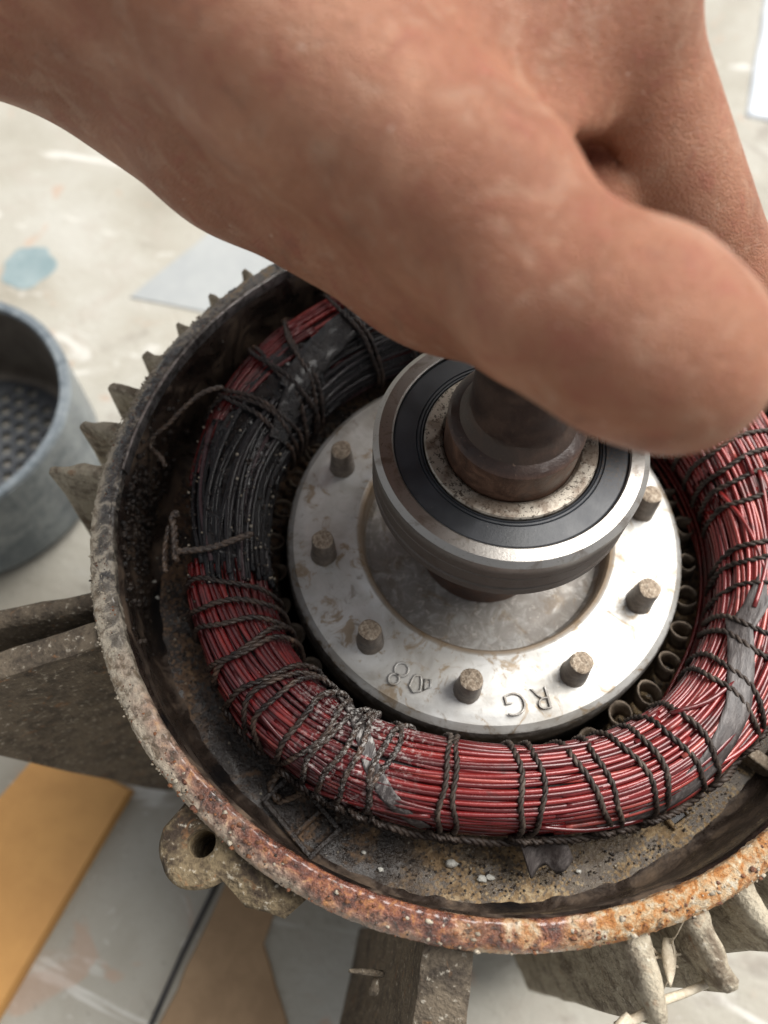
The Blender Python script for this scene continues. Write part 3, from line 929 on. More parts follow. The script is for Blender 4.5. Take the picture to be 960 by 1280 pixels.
# lacing cords: two strands twisted together
def twisted(path, rad=.46, gap=.40, pitch=3.4, sides=5):
    P = np.asarray(path, float)
    d = np.concatenate([[0], np.cumsum(np.linalg.norm(np.diff(P, axis=0), axis=1))])
    n = max(8, int(d[-1] / .75))
    s_ = np.linspace(0, d[-1], n)
    Q = np.stack([np.interp(s_, d, P[:, k_]) for k_ in range(3)], -1)
    T = np.gradient(Q, axis=0); T /= np.linalg.norm(T, axis=1)[:, None] + 1e-9
    A_ = np.cross(T, [0.31, 0.22, .92]); A_ /= np.linalg.norm(A_, axis=1)[:, None] + 1e-9
    B_ = np.cross(T, A_)
    mb = MB()
    for q in (0, PI):
        w_ = 2*PI*s_/pitch + q
        mb.add(*tube(Q + gap*(np.cos(w_)[:, None]*A_ + np.sin(w_)[:, None]*B_), rad, sides))
    return mb
cords = [(-93.8, -98.2), (-83.8, -85.4), (-81.6, -83.4), (-69.9, -71.5), (-68.0, -66.8), (-56.0, -59.5), (-54.0, -54.6), (-47.8, -49.3), (-45.6, -44.3), (-38.2, -40.2), (-35.7, -34.0), (-26.2, -22.7), (-24.0, -18.7), (-17.3, -11.5), (-13.1, -7.7), (4.9, -1.1), (10.0, 4.9), (13.0, 8.5), (24.5, 20.0), (28.5, 25.0), (32.8, 29.4), (36, 34.6), (41, 40.2), (44.5, 43.8),
         (-147.0, -142.6), (-142.7, -137.3), (-139.6, -133.0), (-133.5, -128.0), (-130.7, -132.2), (-126.1, -120.8), (-122.1, -117.4), (-117.6, -119.0), (-114.7, -111.3), (-111.9, -108.3), (-107.9, -105.8), (-104.9, -103.4), (-101.5, -101.9), (-97.5, -95.2),
         (173.8, 170.8), (171.6, 173.6), (169.2, 170.0), (156.1, 165.5), (157.6, 162.1), (147.9, 157.8), (146.2, 160.3), (139.9, 138.5), (136.2, 137.1), (128, 124), (122, 119), (112, 110), (104, 100), (92, 92), (84, 80), (72, 70), (62, 58), (53, 51)]
for k, (to, ti) in enumerate(cords):
    wob = nrg.normal(size=6)
    ph = np.linspace(-62, 208, 46)
    u = (ph - 15) / 140
    th = to + (ti - to)*np.clip(u, -.5, 1.4) + .7*np.sin(ph/33 + wob[0])*wob[1] + .3*np.sin(ph/11 + wob[5])
    off = 1.05 + .25*np.sin(ph/23 + wob[2])
    if to < -98 or to > 100:
        off = off + .6 + .5*abs(wob[3])*np.sin(np.clip(u, 0, 1)*PI)
        th = th + 1.1*np.sin(u*PI*1.3)*wob[4]
    sc = .86 + .14*nrg.random()
    twisted(tor(th, ph, off), .50*sc, .37*sc, 4.2).obj('lacing_cord', MAT['cord'], coil)
# the locking run of cord along the outer foot of the coil, in segments from loop to loop
outs = sorted(c_[0] for c_ in cords)
lock_ph = -6
for a0, a1 in zip(outs[:-1], outs[1:]):
    if a1 - a0 < 3.0 or (150 < a0) or a0 < -128:
        continue
    th = np.linspace(a0 - 1.0, a1 + .8, 16)
    u = np.linspace(0, 1, 16)
    twisted(tor(th, lock_ph + 7*np.sin(u*PI*2) + 4*u, 1.9 + .5*np.sin(u*PI)), .62, .45, 4.2).obj('lacing_cord', MAT['cord'], coil)
# knots where the loops meet the locking run
for to in outs:
    if -100 < to < 60 and nrg.random() < .75:
        pts = [tor(to + 1.6*math.cos(q)*1.0, lock_ph + 5 + 6*math.sin(q), 2.0 + .7*math.sin(q*1.5)) for q in np.linspace(0, 5.6, 14)]
        twisted(pts, .48, .38, 3).obj('knot', MAT['cord'], coil)

# insulation strips
def strip(th0, th1, ph0, ph1, width, name, mat, off=1.1, label=None, n=36, fray=.25):
    V_, F_ = [], []
    th = np.linspace(th0, th1, n); ph = np.linspace(ph0, ph1, n)
    C_ = tor(th, ph, off)
    T = np.gradient(C_, axis=0); T /= np.linalg.norm(T, axis=1)[:, None]
    N_ = tor(th, ph, off+1) - tor(th, ph, off); N_ /= np.linalg.norm(N_, axis=1)[:, None]
    W_ = np.cross(T, N_); W_ /= np.linalg.norm(W_, axis=1)[:, None]
    m = 7
    for i in range(n):
        for lay in (0, 1):
            for j in range(m):
                q = (j/(m-1) - .5)*(width + fray*nz(i*1.0, j, 3, 2.0)*2)
                h = (-.02*q*q) + .35*lay + .25*nz(i*.7, j, 1, 2.3)
                V_.append(C_[i] + W_[i]*q + N_[i]*h)
    for i in range(n-1):
        for j in range(m-1):
            a_ = i*2*m + j
            F_.append((a_+m, a_+2*m+m, a_+2*m+m+1, a_+m+1)); F_.append((a_, a_+1, a_+2*m+1, a_+2*m))
        for j0, fl in ((0, 0), (m-1, 1)):
            a_ = i*2*m + j0
            F_.append((a_, a_+2*m, a_+3*m, a_+m) if fl == 0 else (a_, a_+m, a_+3*m, a_+2*m))
    for e_ in (0, n-1):
        for j in range(m-1):
            a_ = e_*2*m + j
            F_.append((a_, a_+1, a_+m+1, a_+m))
    return mesh_obj(name, V_, F_, MAT[mat], coil, label=label)
strip(-66.5, -8, -22, 128, 6.0, 'insulation_strip', 'tape', .7)
strip(-10, 24, 118, 60, 5.5, 'insulation_strip', 'tape', .7)
strip(-111, -86, 160, 6, 3.6, 'insulation_strip', 'tape', .7)
strip(163, 133, 120, 92, 8.5, 'insulation_strip', 'tar', 1.6, label='shiny black strip of varnished film')
strip(176, 150, 140, 105, 6.0, 'insulation_strip', 'tar', 1.7)
# the tongue of tape hanging down below the bottom of the coil
def tongue():
    V_, F_ = [], []
    p0 = np.array(tor(-66, -16, 2.2)); c = math.cos(R_(-66)); s = math.sin(R_(-66))
    rad = np.array((c, s, 0)); tan = np.array((-s, c, 0))
    for i in range(8):
        for j in range(6):
            u, q = i/7, j/5 - .5
            p = p0 + tan*(q*10.5 + 2.2*u) + rad*(6.2*u*(1 + .25*math.sin(q*9))) + np.array((0, 0, 1))*(2.5 - 5.5*u - 1.2*math.cos(q*5))
            V_.append(p)
    for i in range(7):
        for j in range(5):
            F_.append((i*6+j, (i+1)*6+j, (i+1)*6+j+1, i*6+j+1))
    o = mesh_obj('insulation_strip', V_, F_, MAT['tape'], coil, label='torn end of tape hanging below the winding')
    o.modifiers.new('thick', 'SOLIDIFY').thickness = .0006
tongue()
# loose cord ends
def cord_end(pts, r=.5, name='loose_cord_end', twist=True):
    P = np.array(pts, float)
    t = np.linspace(0, len(P)-1, 40)
    i = np.clip(np.floor(t).astype(int), 0, len(P)-2); f = (t - i)[:, None]
    g_ = lambda k_: P[np.clip(k_, 0, len(P)-1)]
    Q = .5*((2*g_(i)) + (-g_(i-1)+g_(i+1))*f + (2*g_(i-1)-5*g_(i)+4*g_(i+1)-g_(i+2))*f**2 + (-g_(i-1)+3*g_(i)-3*g_(i+1)+g_(i+2))*f**3)
    if twist:
        twisted(Q, r, r*.6, 4.0).obj(name, MAT['cordend'], coil)
    else:
        V_, F_ = tube(Q, r, 6); mesh_obj(name, V_, F_, MAT['cord'], coil)
zt_ = Z0 - 36
cord_end([(-80.0, 13.5, zt_+3), (-84.5, 11.0, zt_+2), (-88.5, 6.0, zt_), (-91.5, .5, zt_-2), (-94.2, -4.0, zt_-3), (-94.0, -7.0, zt_-3.5), (-90.0, -9.0, zt_-4), (-88.0, -11, zt_-5)], .55)
cord_end([(-71.5, -38, zt_+2), (-73.5, -34.5, zt_+1), (-76.0, -29.5, zt_+1), (-77.8, -26.5, zt_+1.5), (-76.0, -26.0, zt_+2.2)], .7)
cord_end([(-73.5, -41, zt_), (-76.5, -35.0, zt_-1), (-77.8, -29.0, zt_)], .55)
cord_end([(-72, -36, zt_+3), (-64, -33.0, zt_+4), (-57.8, -28.0, zt_+4.2), (-55.5, -26.2, zt_+4.0)], .6)
cord_end([(-31, -73, ZC-9), (-33.5, -76, ZC-13), (-34.0, -79, ZC-15), (-31, -81, ZC-16)], .8)
cord_end([(-24, -77, ZC-8), (-27.5, -79.5, ZC-12), (-31, -81.5, ZC-15.5)], .6)

# rolled slot papers looking out between winding and rotor
def slot_liner(th, r=58.4, z=ZL-1, rr=2.5, h=7, seed=0, tilt=0):
    V_, F_ = [], []
    m, n = 12, 4
    c, s = math.cos(R_(th)), math.sin(R_(th))
    for i in range(n):
        for j in range(m):
            a_ = R_(-150 + 300*j/(m-1))
            q = rr*(1 + .12*i/n + .1*nz(i, j, seed, 2))
            lx, ly, lz = r + 1.5 - q*math.cos(a_), q*.9*math.sin(a_), z + h*i/(n-1) + 1.0*math.sin(a_*1.5 + seed)*(i/n)
            lx -= tilt*i/n
            V_.append((lx*c - ly*s, lx*s + ly*c, lz))
    for i in range(n-1):
        for j in range(m-1):
            F_.append((i*m+j, i*m+j+1, (i+1)*m+j+1, (i+1)*m+j))
    o = mesh_obj('slot_liner', V_, F_, MAT['liner'], stator)
    o.modifiers.new('thick', 'SOLIDIFY').thickness = .0004
for k in range(36):
    slot_liner(k*10 + 3 + nrg.uniform(-1, 1), seed=k, h=nrg.uniform(6, 9) if (k < 4 or k > 31) else nrg.uniform(1.5, 3.5), rr=nrg.uniform(2.0, 2.9), tilt=nrg.uniform(0, 3))

# small fittings on the ledge
def box(mb, c, u, v_, hu, hv, z0, z1, rough=0):
    c, u, v_ = np.array(c, float), np.array(u, float), np.array(v_, float)
    b = .25
    V_ = []
    for (z, k) in ((z0, 1), (z1-b, 1), (z1, 0)):
        for su, sv in ((-1, -1), (1, -1), (1, 1), (-1, 1)):
            p = c + u*su*(hu - (0 if k else b)) + v_*sv*(hv - (0 if k else b))
            V_.append((p[0], p[1], z))
    F_ = [(0, 1, 5, 4), (1, 2, 6, 5), (2, 3, 7, 6), (3, 0, 4, 7), (4, 5, 9, 8), (5, 6, 10, 9), (6, 7, 11, 10), (7, 4, 8, 11), (8, 9, 10, 11), (3, 2, 1, 0)]
    mb.add(V_, F_)
c0 = np.array((-24.5, -82.5)); u = np.array((.78, -.45)); u /= np.linalg.norm(u); v_ = np.array((-u[1], u[0]))
for (du, dv, hu, hv) in ((0, 4.6, 9, .7), (0, -4.6, 9, .7), (9, 0, .7, 5.3), (-9, 0, .7, 5.3), (2.5, 0, .6, 4.0)):
    mb = MB(); box(mb, c0 + u*du + v_*dv, u, v_, hu, hv, ZL-3, ZL + 2.6)
    mb.obj('clip_bar', MAT['ledge'], stator, smooth=False)
mb = MB()                                             # small slot with raised lip at lower right
c1 = np.array((66.0, -54.4)); u1 = np.array((.63, .77)); v1 = np.array((-.77, .63))
for dv in (-1.5, 1.5):
    box(mb, c1 + v1*dv, u1, v1, 3.0, .5, ZL-2, ZL + 1.0)
for du in (-2.6, 2.6):
    box(mb, c1 + u1*du, u1, v1, .5, 1.1, ZL-2, ZL + .95)
mb.obj('slot_frame', MAT['ledge'], stator, smooth=False)
mb = MB(); box(mb, c1, u1, v1, 2.1, 1.0, ZL-2, ZL + .1); mb.obj('slot_hole', MAT['tar'], stator, smooth=False)
mb = MB(); box(mb, (84.5, -36.0), (.92, -.38), (.38, .92), 5.0, 1.6, ZL, ZL + 6); mb.obj('terminal_tab', MAT['pin'], stator, smooth=False)

# crusts and grit: uncountable
gr, og, rs = MB(), MB(), MB()
for i in range(160):                                   # flat flakes lifting off the crust
    t = R_(rng.uniform(-130, 10)); r = rng.uniform(96.5, 102.2)
    z = ZR + .35 - max(0, r-98.8)*.75
    (rs if rng.random() < .7 else gr).add(*blob((r*math.cos(t), r*math.sin(t), z), rng.uniform(.3, .8), i, (1, .8, .28), 1, .9))
for i in range(500):
    t = R_(rng.uniform(-205, -118)); r = 100.6 + rng.gauss(0, .8)
    z = ZR - max(0, r-98.8)*.75
    gr.add(*blob((r*math.cos(t), r*math.sin(t), z), rng.uniform(.15, .48), i, (1, .9, .55), 1, .9))
for i in range(1300):                                  # dusty crumbs on the rim and fins at the left
    t = R_(rng.uniform(-215, -120) if rng.random() < .6 else rng.uniform(-120, 60))
    r = rng.uniform(96.5, 102.0); z = ZR + .3 - max(0, r-98.8)*.75
    td = math.degrees(t)
    dusty = (td < -125 or td > -50) and r > 98.3
    m_ = gr if dusty and rng.random() < .8 else (og if rng.random() < .4 else rs)
    m_.add(*blob((r*math.cos(t), r*math.sin(t), z), rng.uniform(.10, .28)*(1.5 if rng.random() < .08 else 1), i, (1, 1, .6), 0))
for i in range(2200):
    t = R_(rng.uniform(-180, 20)); r = rng.uniform(78, 93.5)
    m_ = gr if rng.random() < .05 else og
    m_.add(*blob((r*math.cos(t), r*math.sin(t), ZL - .4), rng.uniform(.12, .4), i, (1, 1, .7), 0))
for i in range(500):                                   # oily lumps below the rim inside, left
    t = R_(rng.gauss(-166, 9)); z = rng.uniform(ZL + 2, ZR - 3); r = 94.2
    og.add(*blob((r*math.cos(t), r*math.sin(t), z), rng.uniform(.2, 1.0)**1.5, i, (1, 1, 1), 1))
for i in range(260):                                   # tar crumbs on the burnt wires
    th, ph = rng.uniform(165, 217), rng.uniform(30, 190)
    p = tor(th, ph, 1.5)
    (gr if rng.random() < .25 else og).add(*blob(p, rng.uniform(.15, .5), i, (1, 1, 1), 0))
gr.obj('dust_crumbs', MAT['grit'], stator, kind='stuff')
rs.obj('rust_flakes', MAT['rustflake'], stator, kind='stuff')
og.obj('oily_crumbs', MAT['oilgrit'], stator, kind='stuff')
chips = [((14.2, -82.0), 1.5), ((22.2, -83.2), 1.2), ((24.0, -82.2), 1.1), ((44.5, -74.5), .7), ((-101+7.5, -19), 2.0), ((-86, -36), 1.6), ((-88.5, -29), 1.0), ((-83, -40), .8), ((-7, -86), .7), ((-2, -88.5), .8)]
CL = ['larger white chip on the ledge below the middle of the winding', 'long white chip to the right of the larger one on the lower ledge', 'short end lying against the long white chip on the lower ledge',
      'tiny pale chip alone on the tan part of the ledge at lower right', 'whitish lump beside the left inner wall of the housing', 'white lump on the ledge below the one by the left wall', 'pale crumb between the two lumps by the left wall',
      'smallest pale crumb lowest of those by the left wall', 'tiny pale crumb on the ledge left of the larger white chip', 'tiny pale crumb close to the rim below the larger white chip']
for k, ((x, y), r) in enumerate(chips):
    V_, F_ = blob((0, 0, 0), r*.72, k+40, (1.3, .9, .6), 2, .8)
    o = mesh_obj('paint_chip', V_, F_, MAT['chip'], loc=(x, y, ZL + .3))
    tag(o, CL[k], 'chip', 'whitish chips on the ledge')

# ---------------------------------------------------------------- the rotor: shaft, bearing, end plate with pins
rotor = thing('motor_rotor', 'motor rotor with brown shaft, sealed ball bearing and pale pinned end plate', 'motor rotor', (0, 0, 0))
ZP = Z0 - 47.6
platep = resample([(16.5, Z0-55.5), (28, Z0-55.2), (31.6, Z0-54.6), (32.8, Z0-53.2), (33.3, Z0-48.2), (33.9, Z0-47.2), (35.2, Z0-46.9), (37.2, Z0-47.4), (38, Z0-47.5), (44, Z0-47.7), (49.5, Z0-48.1), (52.3, Z0-48.8), (54.0, Z0-50.4), (54.6, Z0-53), (54.7, Z0-60), (54.4, Z0-63)], .9)
V, F = lathe(platep, 220, disp=lambda t, i, r, z: (0, .07*fbm(r*math.cos(t), r*math.sin(t), 2, 9, 3)))
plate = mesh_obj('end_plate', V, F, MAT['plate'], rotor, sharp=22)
V, F = lathe([(54.2, Z0-62.5), (54.2, 12), (20, 12)], 96)
mesh_obj('rotor_core', V, F, MAT['dark'], rotor)
# ten pins, the tops broken off unevenly
pin_a0 = 170.4
for k in range(10):
    th = R_(pin_a0 + 36*k)
    V_, F_ = [], []
    rr = [(3.75, -11.5), (3.5, -9), (3.15, -5), (2.9, -1.5), (2.75, -.35)]
    m = 24
    tiltx, tilty = .10*math.sin(k*2.3 + 1), .10*math.cos(k*1.7)
    for i, (r, z) in enumerate(rr):
        for j in range(m):
            a_ = 2*PI*j/m
            x, y = r*math.cos(a_), r*math.sin(a_)
            d = .10*nz(x + k*5, y, z, 2)
            V_.append((x*(1 + d), y*(1 + d), z + (x*tiltx + y*tilty if i > 2 else 0) + (.25*nz(x + k*9, y, k, 1.2) if i == 4 else 0)))
    for i in range(len(rr)-1):
        for j in range(m):
            F_.append((i*m+j, i*m+(j+1) % m, (i+1)*m+(j+1) % m, (i+1)*m+j))
    p_o = mesh_obj('pin', V_, F_, MAT['pinside'], plate, sharp=40, loc=(44.2*math.cos(th), 44.2*math.sin(th), Z0 - 37.9))
    T_, G_ = [], []
    for i, r in enumerate((2.77, 2.45, 1.9, 1.2, .6)):
        for j in range(m):
            a_ = 2*PI*j/m
            x, y = r*math.cos(a_), r*math.sin(a_)
            base = -.35 + (.25*nz(x + k*9, y, k, 1.2) if i == 0 else .30 + .42*fbm(x + k*9, y, k, 1.3, 3))
            d = .10*nz(x + k*5, y, -.35, 2)
            T_.append((x*(1 + d), y*(1 + d), base + x*tiltx + y*tilty))
    T_.append((0, 0, 0))
    for i in range(4):
        for j in range(m):
            G_.append((i*m+j, i*m+(j+1) % m, (i+1)*m+(j+1) % m, (i+1)*m+j))
    for j in range(m):
        G_.append((4*m+j, 4*m+(j+1) % m, len(T_)-1))
    mesh_obj('broken_top', T_, G_, MAT['pin'], p_o)
# raised casting marks
def letters(txt, x, y, size, rot, ext=.28):
    cu = bpy.data.curves.new('mark', 'FONT')
    cu.body = txt
    cu.size = size*S
    cu.extrude = ext*S
    cu.bevel_depth = .10*S
    cu.bevel_resolution = 1
    cu.offset = -.26*S
    cu.align_x = 'CENTER'; cu.align_y = 'CENTER'
    cu.space_character = 1.25
    tmp = bpy.data.objects.new('mark', cu)
    col.objects.link(tmp)
    bpy.context.view_layer.update()
    me_ = bpy.data.meshes.new_from_object(tmp.evaluated_get(bpy.context.evaluated_depsgraph_get()))
    bpy.data.objects.remove(tmp)
    me_.materials.clear(); me_.materials.append(MAT['plate'])
    o = bpy.data.objects.new('raised_lettering', me_)
    col.objects.link(o); o.parent = plate
    o.location = (x*S, y*S, (ZP + .12)*S); o.rotation_euler = (0, R_(0), rot)
    return o
letters('RG', 21.3, -41.8, 8.6, R_(-63 - 90 + 2 + 360))
def ringmark(x, y, r, w_=.38, sx=1.0):
    t = np.linspace(0, 2*PI, 28, endpoint=False)
    return tube(np.stack([x + r*sx*np.cos(t), y + r*np.sin(t), np.full(28, ZP + .1)], -1), w_, 6, closed=True)
mb = MB()
d8 = np.array((-11.2, -45.2)); ax = np.array((.36, .93))
for s_, r in ((1.55, 1.75), (-1.6, 1.35)):
    mb.add(*ringmark(*(d8 + ax*s_), r))
mb.obj('raised_number', MAT['plate'], plate)
mb = MB()
em = np.array((-5.0, -46.0))
mb.add(*tube([(em[0]-2.3, em[1]+.8, ZP+.1), (em[0]-2.6, em[1]-1.2, ZP+.1), (em[0]-1.2, em[1]-2.4, ZP+.1), (em[0]+.4, em[1]-1.6, ZP+.1), (em[0]+.1, em[1]+.5, ZP+.1), (em[0]-.6, em[1]+2.2, ZP+.1), (em[0]-2.0, em[1]+1.8, ZP+.1)], .36, 6, closed=True))
mb.add(*tube([(em[0]+1.1, em[1]-1.2, ZP+.1), (em[0]+2.6, em[1]+.2, ZP+.1), (em[0]+2.0, em[1]+1.9, ZP+.1), (em[0]+.6, em[1]+1.6, ZP+.1)], .34, 6, closed=True))
mb.obj('raised_emblem', MAT['plate'], plate)
# shaft: lower seat, collar in the bearing, chamfer, slimmer top end
shp = resample([(17.5, Z0-56), (17.3, Z0-18), (16.8, Z0-17), (15.05, Z0-16.8), (15.05, Z0+8.6), (14.3, Z0+9.4), (12.6, Z0+10.2), (11.2, Z0+13.2), (10.8, Z0+14.2), (10.8, Z0+49), (9.8, Z0+50.5), (3, Z0+50.5), (2.2, Z0+49.4), (.01, Z0+47)], 1.5)
V, F = lathe(shp, 96, disp=lambda t, i, r, z: (.05*fbm(r*math.cos(t), r*math.sin(t), z, 3, 2), 0))
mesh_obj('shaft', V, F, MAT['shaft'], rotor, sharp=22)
bearing = bpy.data.objects.new('bearing', None); col.objects.link(bearing); bearing.parent = rotor
V, F = lathe(resample([(26.4, Z0-2.5), (26.4, Z0-.25), (26.75, Z0), (29.6, Z0), (30.95, Z0-1.0), (30.95, Z0-6.2), (30.75, Z0-6.4), (30.75, Z0-6.7), (30.95, Z0-6.9), (30.95, Z0-11.2), (30.5, Z0-11.5), (30.5, Z0-12.4), (30.95, Z0-12.7), (30.95, Z0-15.2), (30.2, Z0-16.2), (26.5, Z0-16.2)], 1.2), 160)
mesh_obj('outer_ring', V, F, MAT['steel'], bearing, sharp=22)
V, F = lathe([(26.5, Z0-1.2), (26.2, Z0-.9), (25.9, Z0-.75), (21.3, Z0-.72), (21.1, Z0-1.0), (20.9, Z0-.72), (20.5, Z0-.74), (20.3, Z0-1.05), (20.1, Z0-.78), (19.9, Z0-.85), (19.7, Z0-1.4), (19.4, Z0-2.4)], 160)
mesh_obj('seal', V, F, MAT['seal'], bearing, sharp=22)
V, F = lathe([(15.2, Z0-1.2), (15.9, Z0-.45), (16.4, Z0-.3), (19.2, Z0-.35), (19.5, Z0-.7), (19.5, Z0-2.5)], 128)
mesh_obj('inner_ring', V, F, MAT['ring'], bearing, sharp=22)
V, F = lathe([(26.3, Z0-15.0), (19.5, Z0-15.0), (16, Z0-15.6)], 96)
mesh_obj('seal', V, F, MAT['seal'], bearing, sharp=22)

# ---------------------------------------------------------------- dry plant bits caught on the fins at lower right
def stalk(name, pts, r, label, cat='twig', group=None):
    P = np.array(pts, float)
    c = P.mean(0)
    t = np.linspace(0, len(P)-1, 16)
    Q = np.stack([np.interp(t, range(len(P)), P[:, k_]) for k_ in range(3)], -1) - c
    Q += np.stack([sm_noise(16, 4, .25) for _ in range(3)], -1)
    V_, F_ = tube(Q, np.linspace(r, r*.75, 16), 7)
    return tag(mesh_obj(name, V_, F_, MAT['straw'], loc=c), label, cat, group)
stalk('dry_twig', [(54, -104.5, 172), (62, -97, 172), (73.5, -89.0, 167)], 1.15, 'pale dry stick leaning across two fins at lower right')
stalk('dry_leaf', [(52.0, -107.5, 172), (54.3, -103.5, 173), (55.6, -101.5, 172)], 1.3, 'short pale husk crossing the lower end of the dry stick', 'husk')
leafv = []
def leaf(c, d, wdt, ln, label):
    d = np.array(d, float); d /= np.linalg.norm(d)
    s_ = np.cross(d, (0, 0, 1)); s_ /= np.linalg.norm(s_)
    V_, F_ = [], []
    for i in range(8):
        u = i/7
        hw = wdt*(math.sin(PI*min(1, u*.9 + .1)))**.7*(1.15 - .6*u)
        for j in range(4):
            q = (j/3 - .5)*2*hw
            p = d*(u - .5)*ln + s_*q + np.array((0, 0, 1))*(.5*math.cos(q*1.2) + .5*math.sin(u*4))
            V_.append(p)
    for i in range(7):
        for j in range(3):
            F_.append((i*4+j, (i+1)*4+j, (i+1)*4+j+1, i*4+j+1))
    o = mesh_obj('dry_leaf', V_, F_, MAT['straw'], loc=c)
    o.modifiers.new('thick', 'SOLIDIFY').thickness = .0003
    return tag(o, label, 'leaf')
leaf((62.9, -89.0, 170), (.25, -1, -.1), 1.6, 9.5, 'broad pale dry leaf caught between two fins at lower right')
for k, pts in enumerate([[(56, -88.5, 168), (60, -89, 169), (65.5, -87.2, 169)], [(57, -87.0, 168), (61, -87.8, 169), (66, -89.0, 168)], [(58, -91.5, 168), (62.0, -88, 169), (64.5, -86.5, 169)]]):
    stalk('grass_blade', pts, .38, ['uppermost thin dry grass blade behind the broad dry leaf', 'middle thin dry grass blade crossing behind the broad dry leaf', 'steepest thin dry grass blade behind the broad dry leaf'][k], 'grass blade', 'thin stems caught between the fins')
for k, pts in enumerate([[(62.5, -85.5, 172), (62, -80.6, 179), (61.5, -78, 182)], [(64.5, -97.0, 160), (64.0, -90, 170), (62.5, -84, 172)]]):
    stalk('cobweb_fibre', pts, .14, ['hair thin pale fibre strung from the rim edge to a fin', 'hair thin pale fibre hanging down beside the broad dry leaf'][k], 'fibre', 'fibres strung between the fins')
V_, F_ = tube([(5.0, -109.6, 160), (1.2, -110.2, 164), (-2.2, -111.0, 166)], [.8, .7, .4], 6)
mesh_obj('bark_splinter', V_, F_, MAT['rib_side'], stator)
V_, F_ = blob((4.2, -112.8, 158), 2.0, 5, (.6, 1, .7), 2, .6)
mesh_obj('bark_splinter', V_, F_, MAT['rib_side'], stator)

# ---------------------------------------------------------------- the hand
J = {
'T0': (-93.1, 24.1, 297.7, 18), 'T1': (-45.9, 4.3, 295.1, 15.5), 'T2': (-13.7, -11.3, 289.8, 13.2), 'T3': (0.1, -21.2, 285.4, 12.6), 'T4': (12.2, -24.2, 285.6, 13.6), 'T5': (18.4, -26.1, 285.0, 12.2), 'U0': (-123.1, 45.4, 268.4, 22.3), 'U1': (-64.7, 24.6, 262.7, 22.2), 'U2': (-19.8, 6.7, 262.4, 19.0), 'U3': (-0.2, -11.5, 272.2, 12.6), 'U4': (12.8, -18.3, 277.2, 12.4), 'U5': (19.1, -22.0, 279.0, 11.6),
'G0': (-3.3, 9.8, 283.0, 2.6), 'G1': (0.3, 21.1, 271.3, 4.9), 'G2': (3.4, 39.7, 253.0, 6.7), 
'B2': (0.5, 40.0, 279.0, 10.5), 'F1': (-8.8, 6.8, 284.6, 3.2), 'F2': (-3.2, 20.2, 281.4, 3.2), 'F3': (-9.2, 20.4, 285.7, 5),
'W0': (-257.2, 70.6, 300.0, 34), 'W': (-123.0, 34.7, 290.1, 27), 'I0': (-9.3, 40.5, 291.0, 14.6), 'B1': (-19.4, 24.0, 284.3, 13.5),
'I1': (32.9, 37.8, 237.3, 12.4), 'I2': (29.5, 20.0, 229.0, 10.4), 'I3': (16.0, 10.5, 231.0, 8.4),
'M0': (-30.1, 82.4, 283.0, 15), 'M1': (7.6, 89.7, 236.6, 11), 'M2': (14.0, 44.4, 240.5, 10), 'M3': (1.4, 26.5, 260.3, 9.5),
'R0': (-59.0, 114.2, 277.7, 14), 'R1': (-12.0, 122.0, 232.0, 11), 'R2': (-10.0, 86.0, 222.0, 9.5), 'R3': (-8.0, 60.0, 236.0, 8.5),
'L0': (-90.2, 137.9, 273.4, 13), 'L1': (-33.5, 145.0, 234.0, 9.5), 'L2': (-38.0, 114.0, 226.0, 8.2), 'L3': (-38.0, 90.0, 236.0, 7.5)}
H_ = 1.5
lo = np.array((-205.0, -60.0, 205.0)); hi = np.array((62.0, 178.0, 345.0))
nn = np.ceil((hi - lo)/H_).astype(int)
gx = (lo[0] + np.arange(nn[0])*H_).astype(np.float32)[:, None, None]
gy = (lo[1] + np.arange(nn[1])*H_).astype(np.float32)[None, :, None]
gz = (lo[2] + np.arange(nn[2])*H_).astype(np.float32)[None, None, :]
def cone(a_, b_, ra=None, rb=None, flat=None):
    a_ = J[a_] if isinstance(a_, str) else a_
    b_ = J[b_] if isinstance(b_, str) else b_
    ra = a_[3] if ra is None else ra; rb = b_[3] if rb is None else rb
    d = np.array(b_[:3], float) - np.array(a_[:3], float)
    px, py, pz = gx - a_[0], gy - a_[1], gz - a_[2]
    h = np.clip((px*d[0] + py*d[1] + pz*d[2]) / (d @ d), 0, 1)
    return np.sqrt((px - h*d[0])**2 + (py - h*d[1])**2 + (pz - h*d[2])**2) - (ra + (rb - ra)*h)
def smin(a_, b_, k_):
    h = np.clip(.5 + .5*(b_ - a_)/k_, 0, 1)
    return b_ + (a_ - b_)*h - k_*h*(1 - h)
def chain(names, k_):
    f = None
    for p, q in zip(names[:-1], names[1:]):
        c_ = cone(p, q)
        f = c_ if f is None else smin(f, c_, k_)
    return f
palm = cone('W0', 'W')
for nme, r in (('I0', 16), ('M0', 16), ('R0', 15), ('L0', 14)):
    palm = smin(palm, cone('W', nme, 26, r), 14)
palm = smin(palm, cone('T0', 'W', 19, 24), 14)
palm = smin(palm, cone('I0', 'M0'), 8)
palm = smin(palm, cone('T1', 'B1', 15.5, 13), 12)
palm = smin(palm, cone('B1', 'I0', 13, 14.5), 12)
palm = smin(palm, cone('B1', 'B2', 13, 11), 9)
thumb = chain(['T0', 'T1', 'T2', 'T3', 'T4', 'T5'], 5)
thumb = smin(thumb, chain(['U0', 'U1', 'U2'], 5), 24)
thumb = smin(thumb, chain(['U2', 'U3', 'U4', 'U5'], 5), 7)
body = smin(palm, thumb, 10)
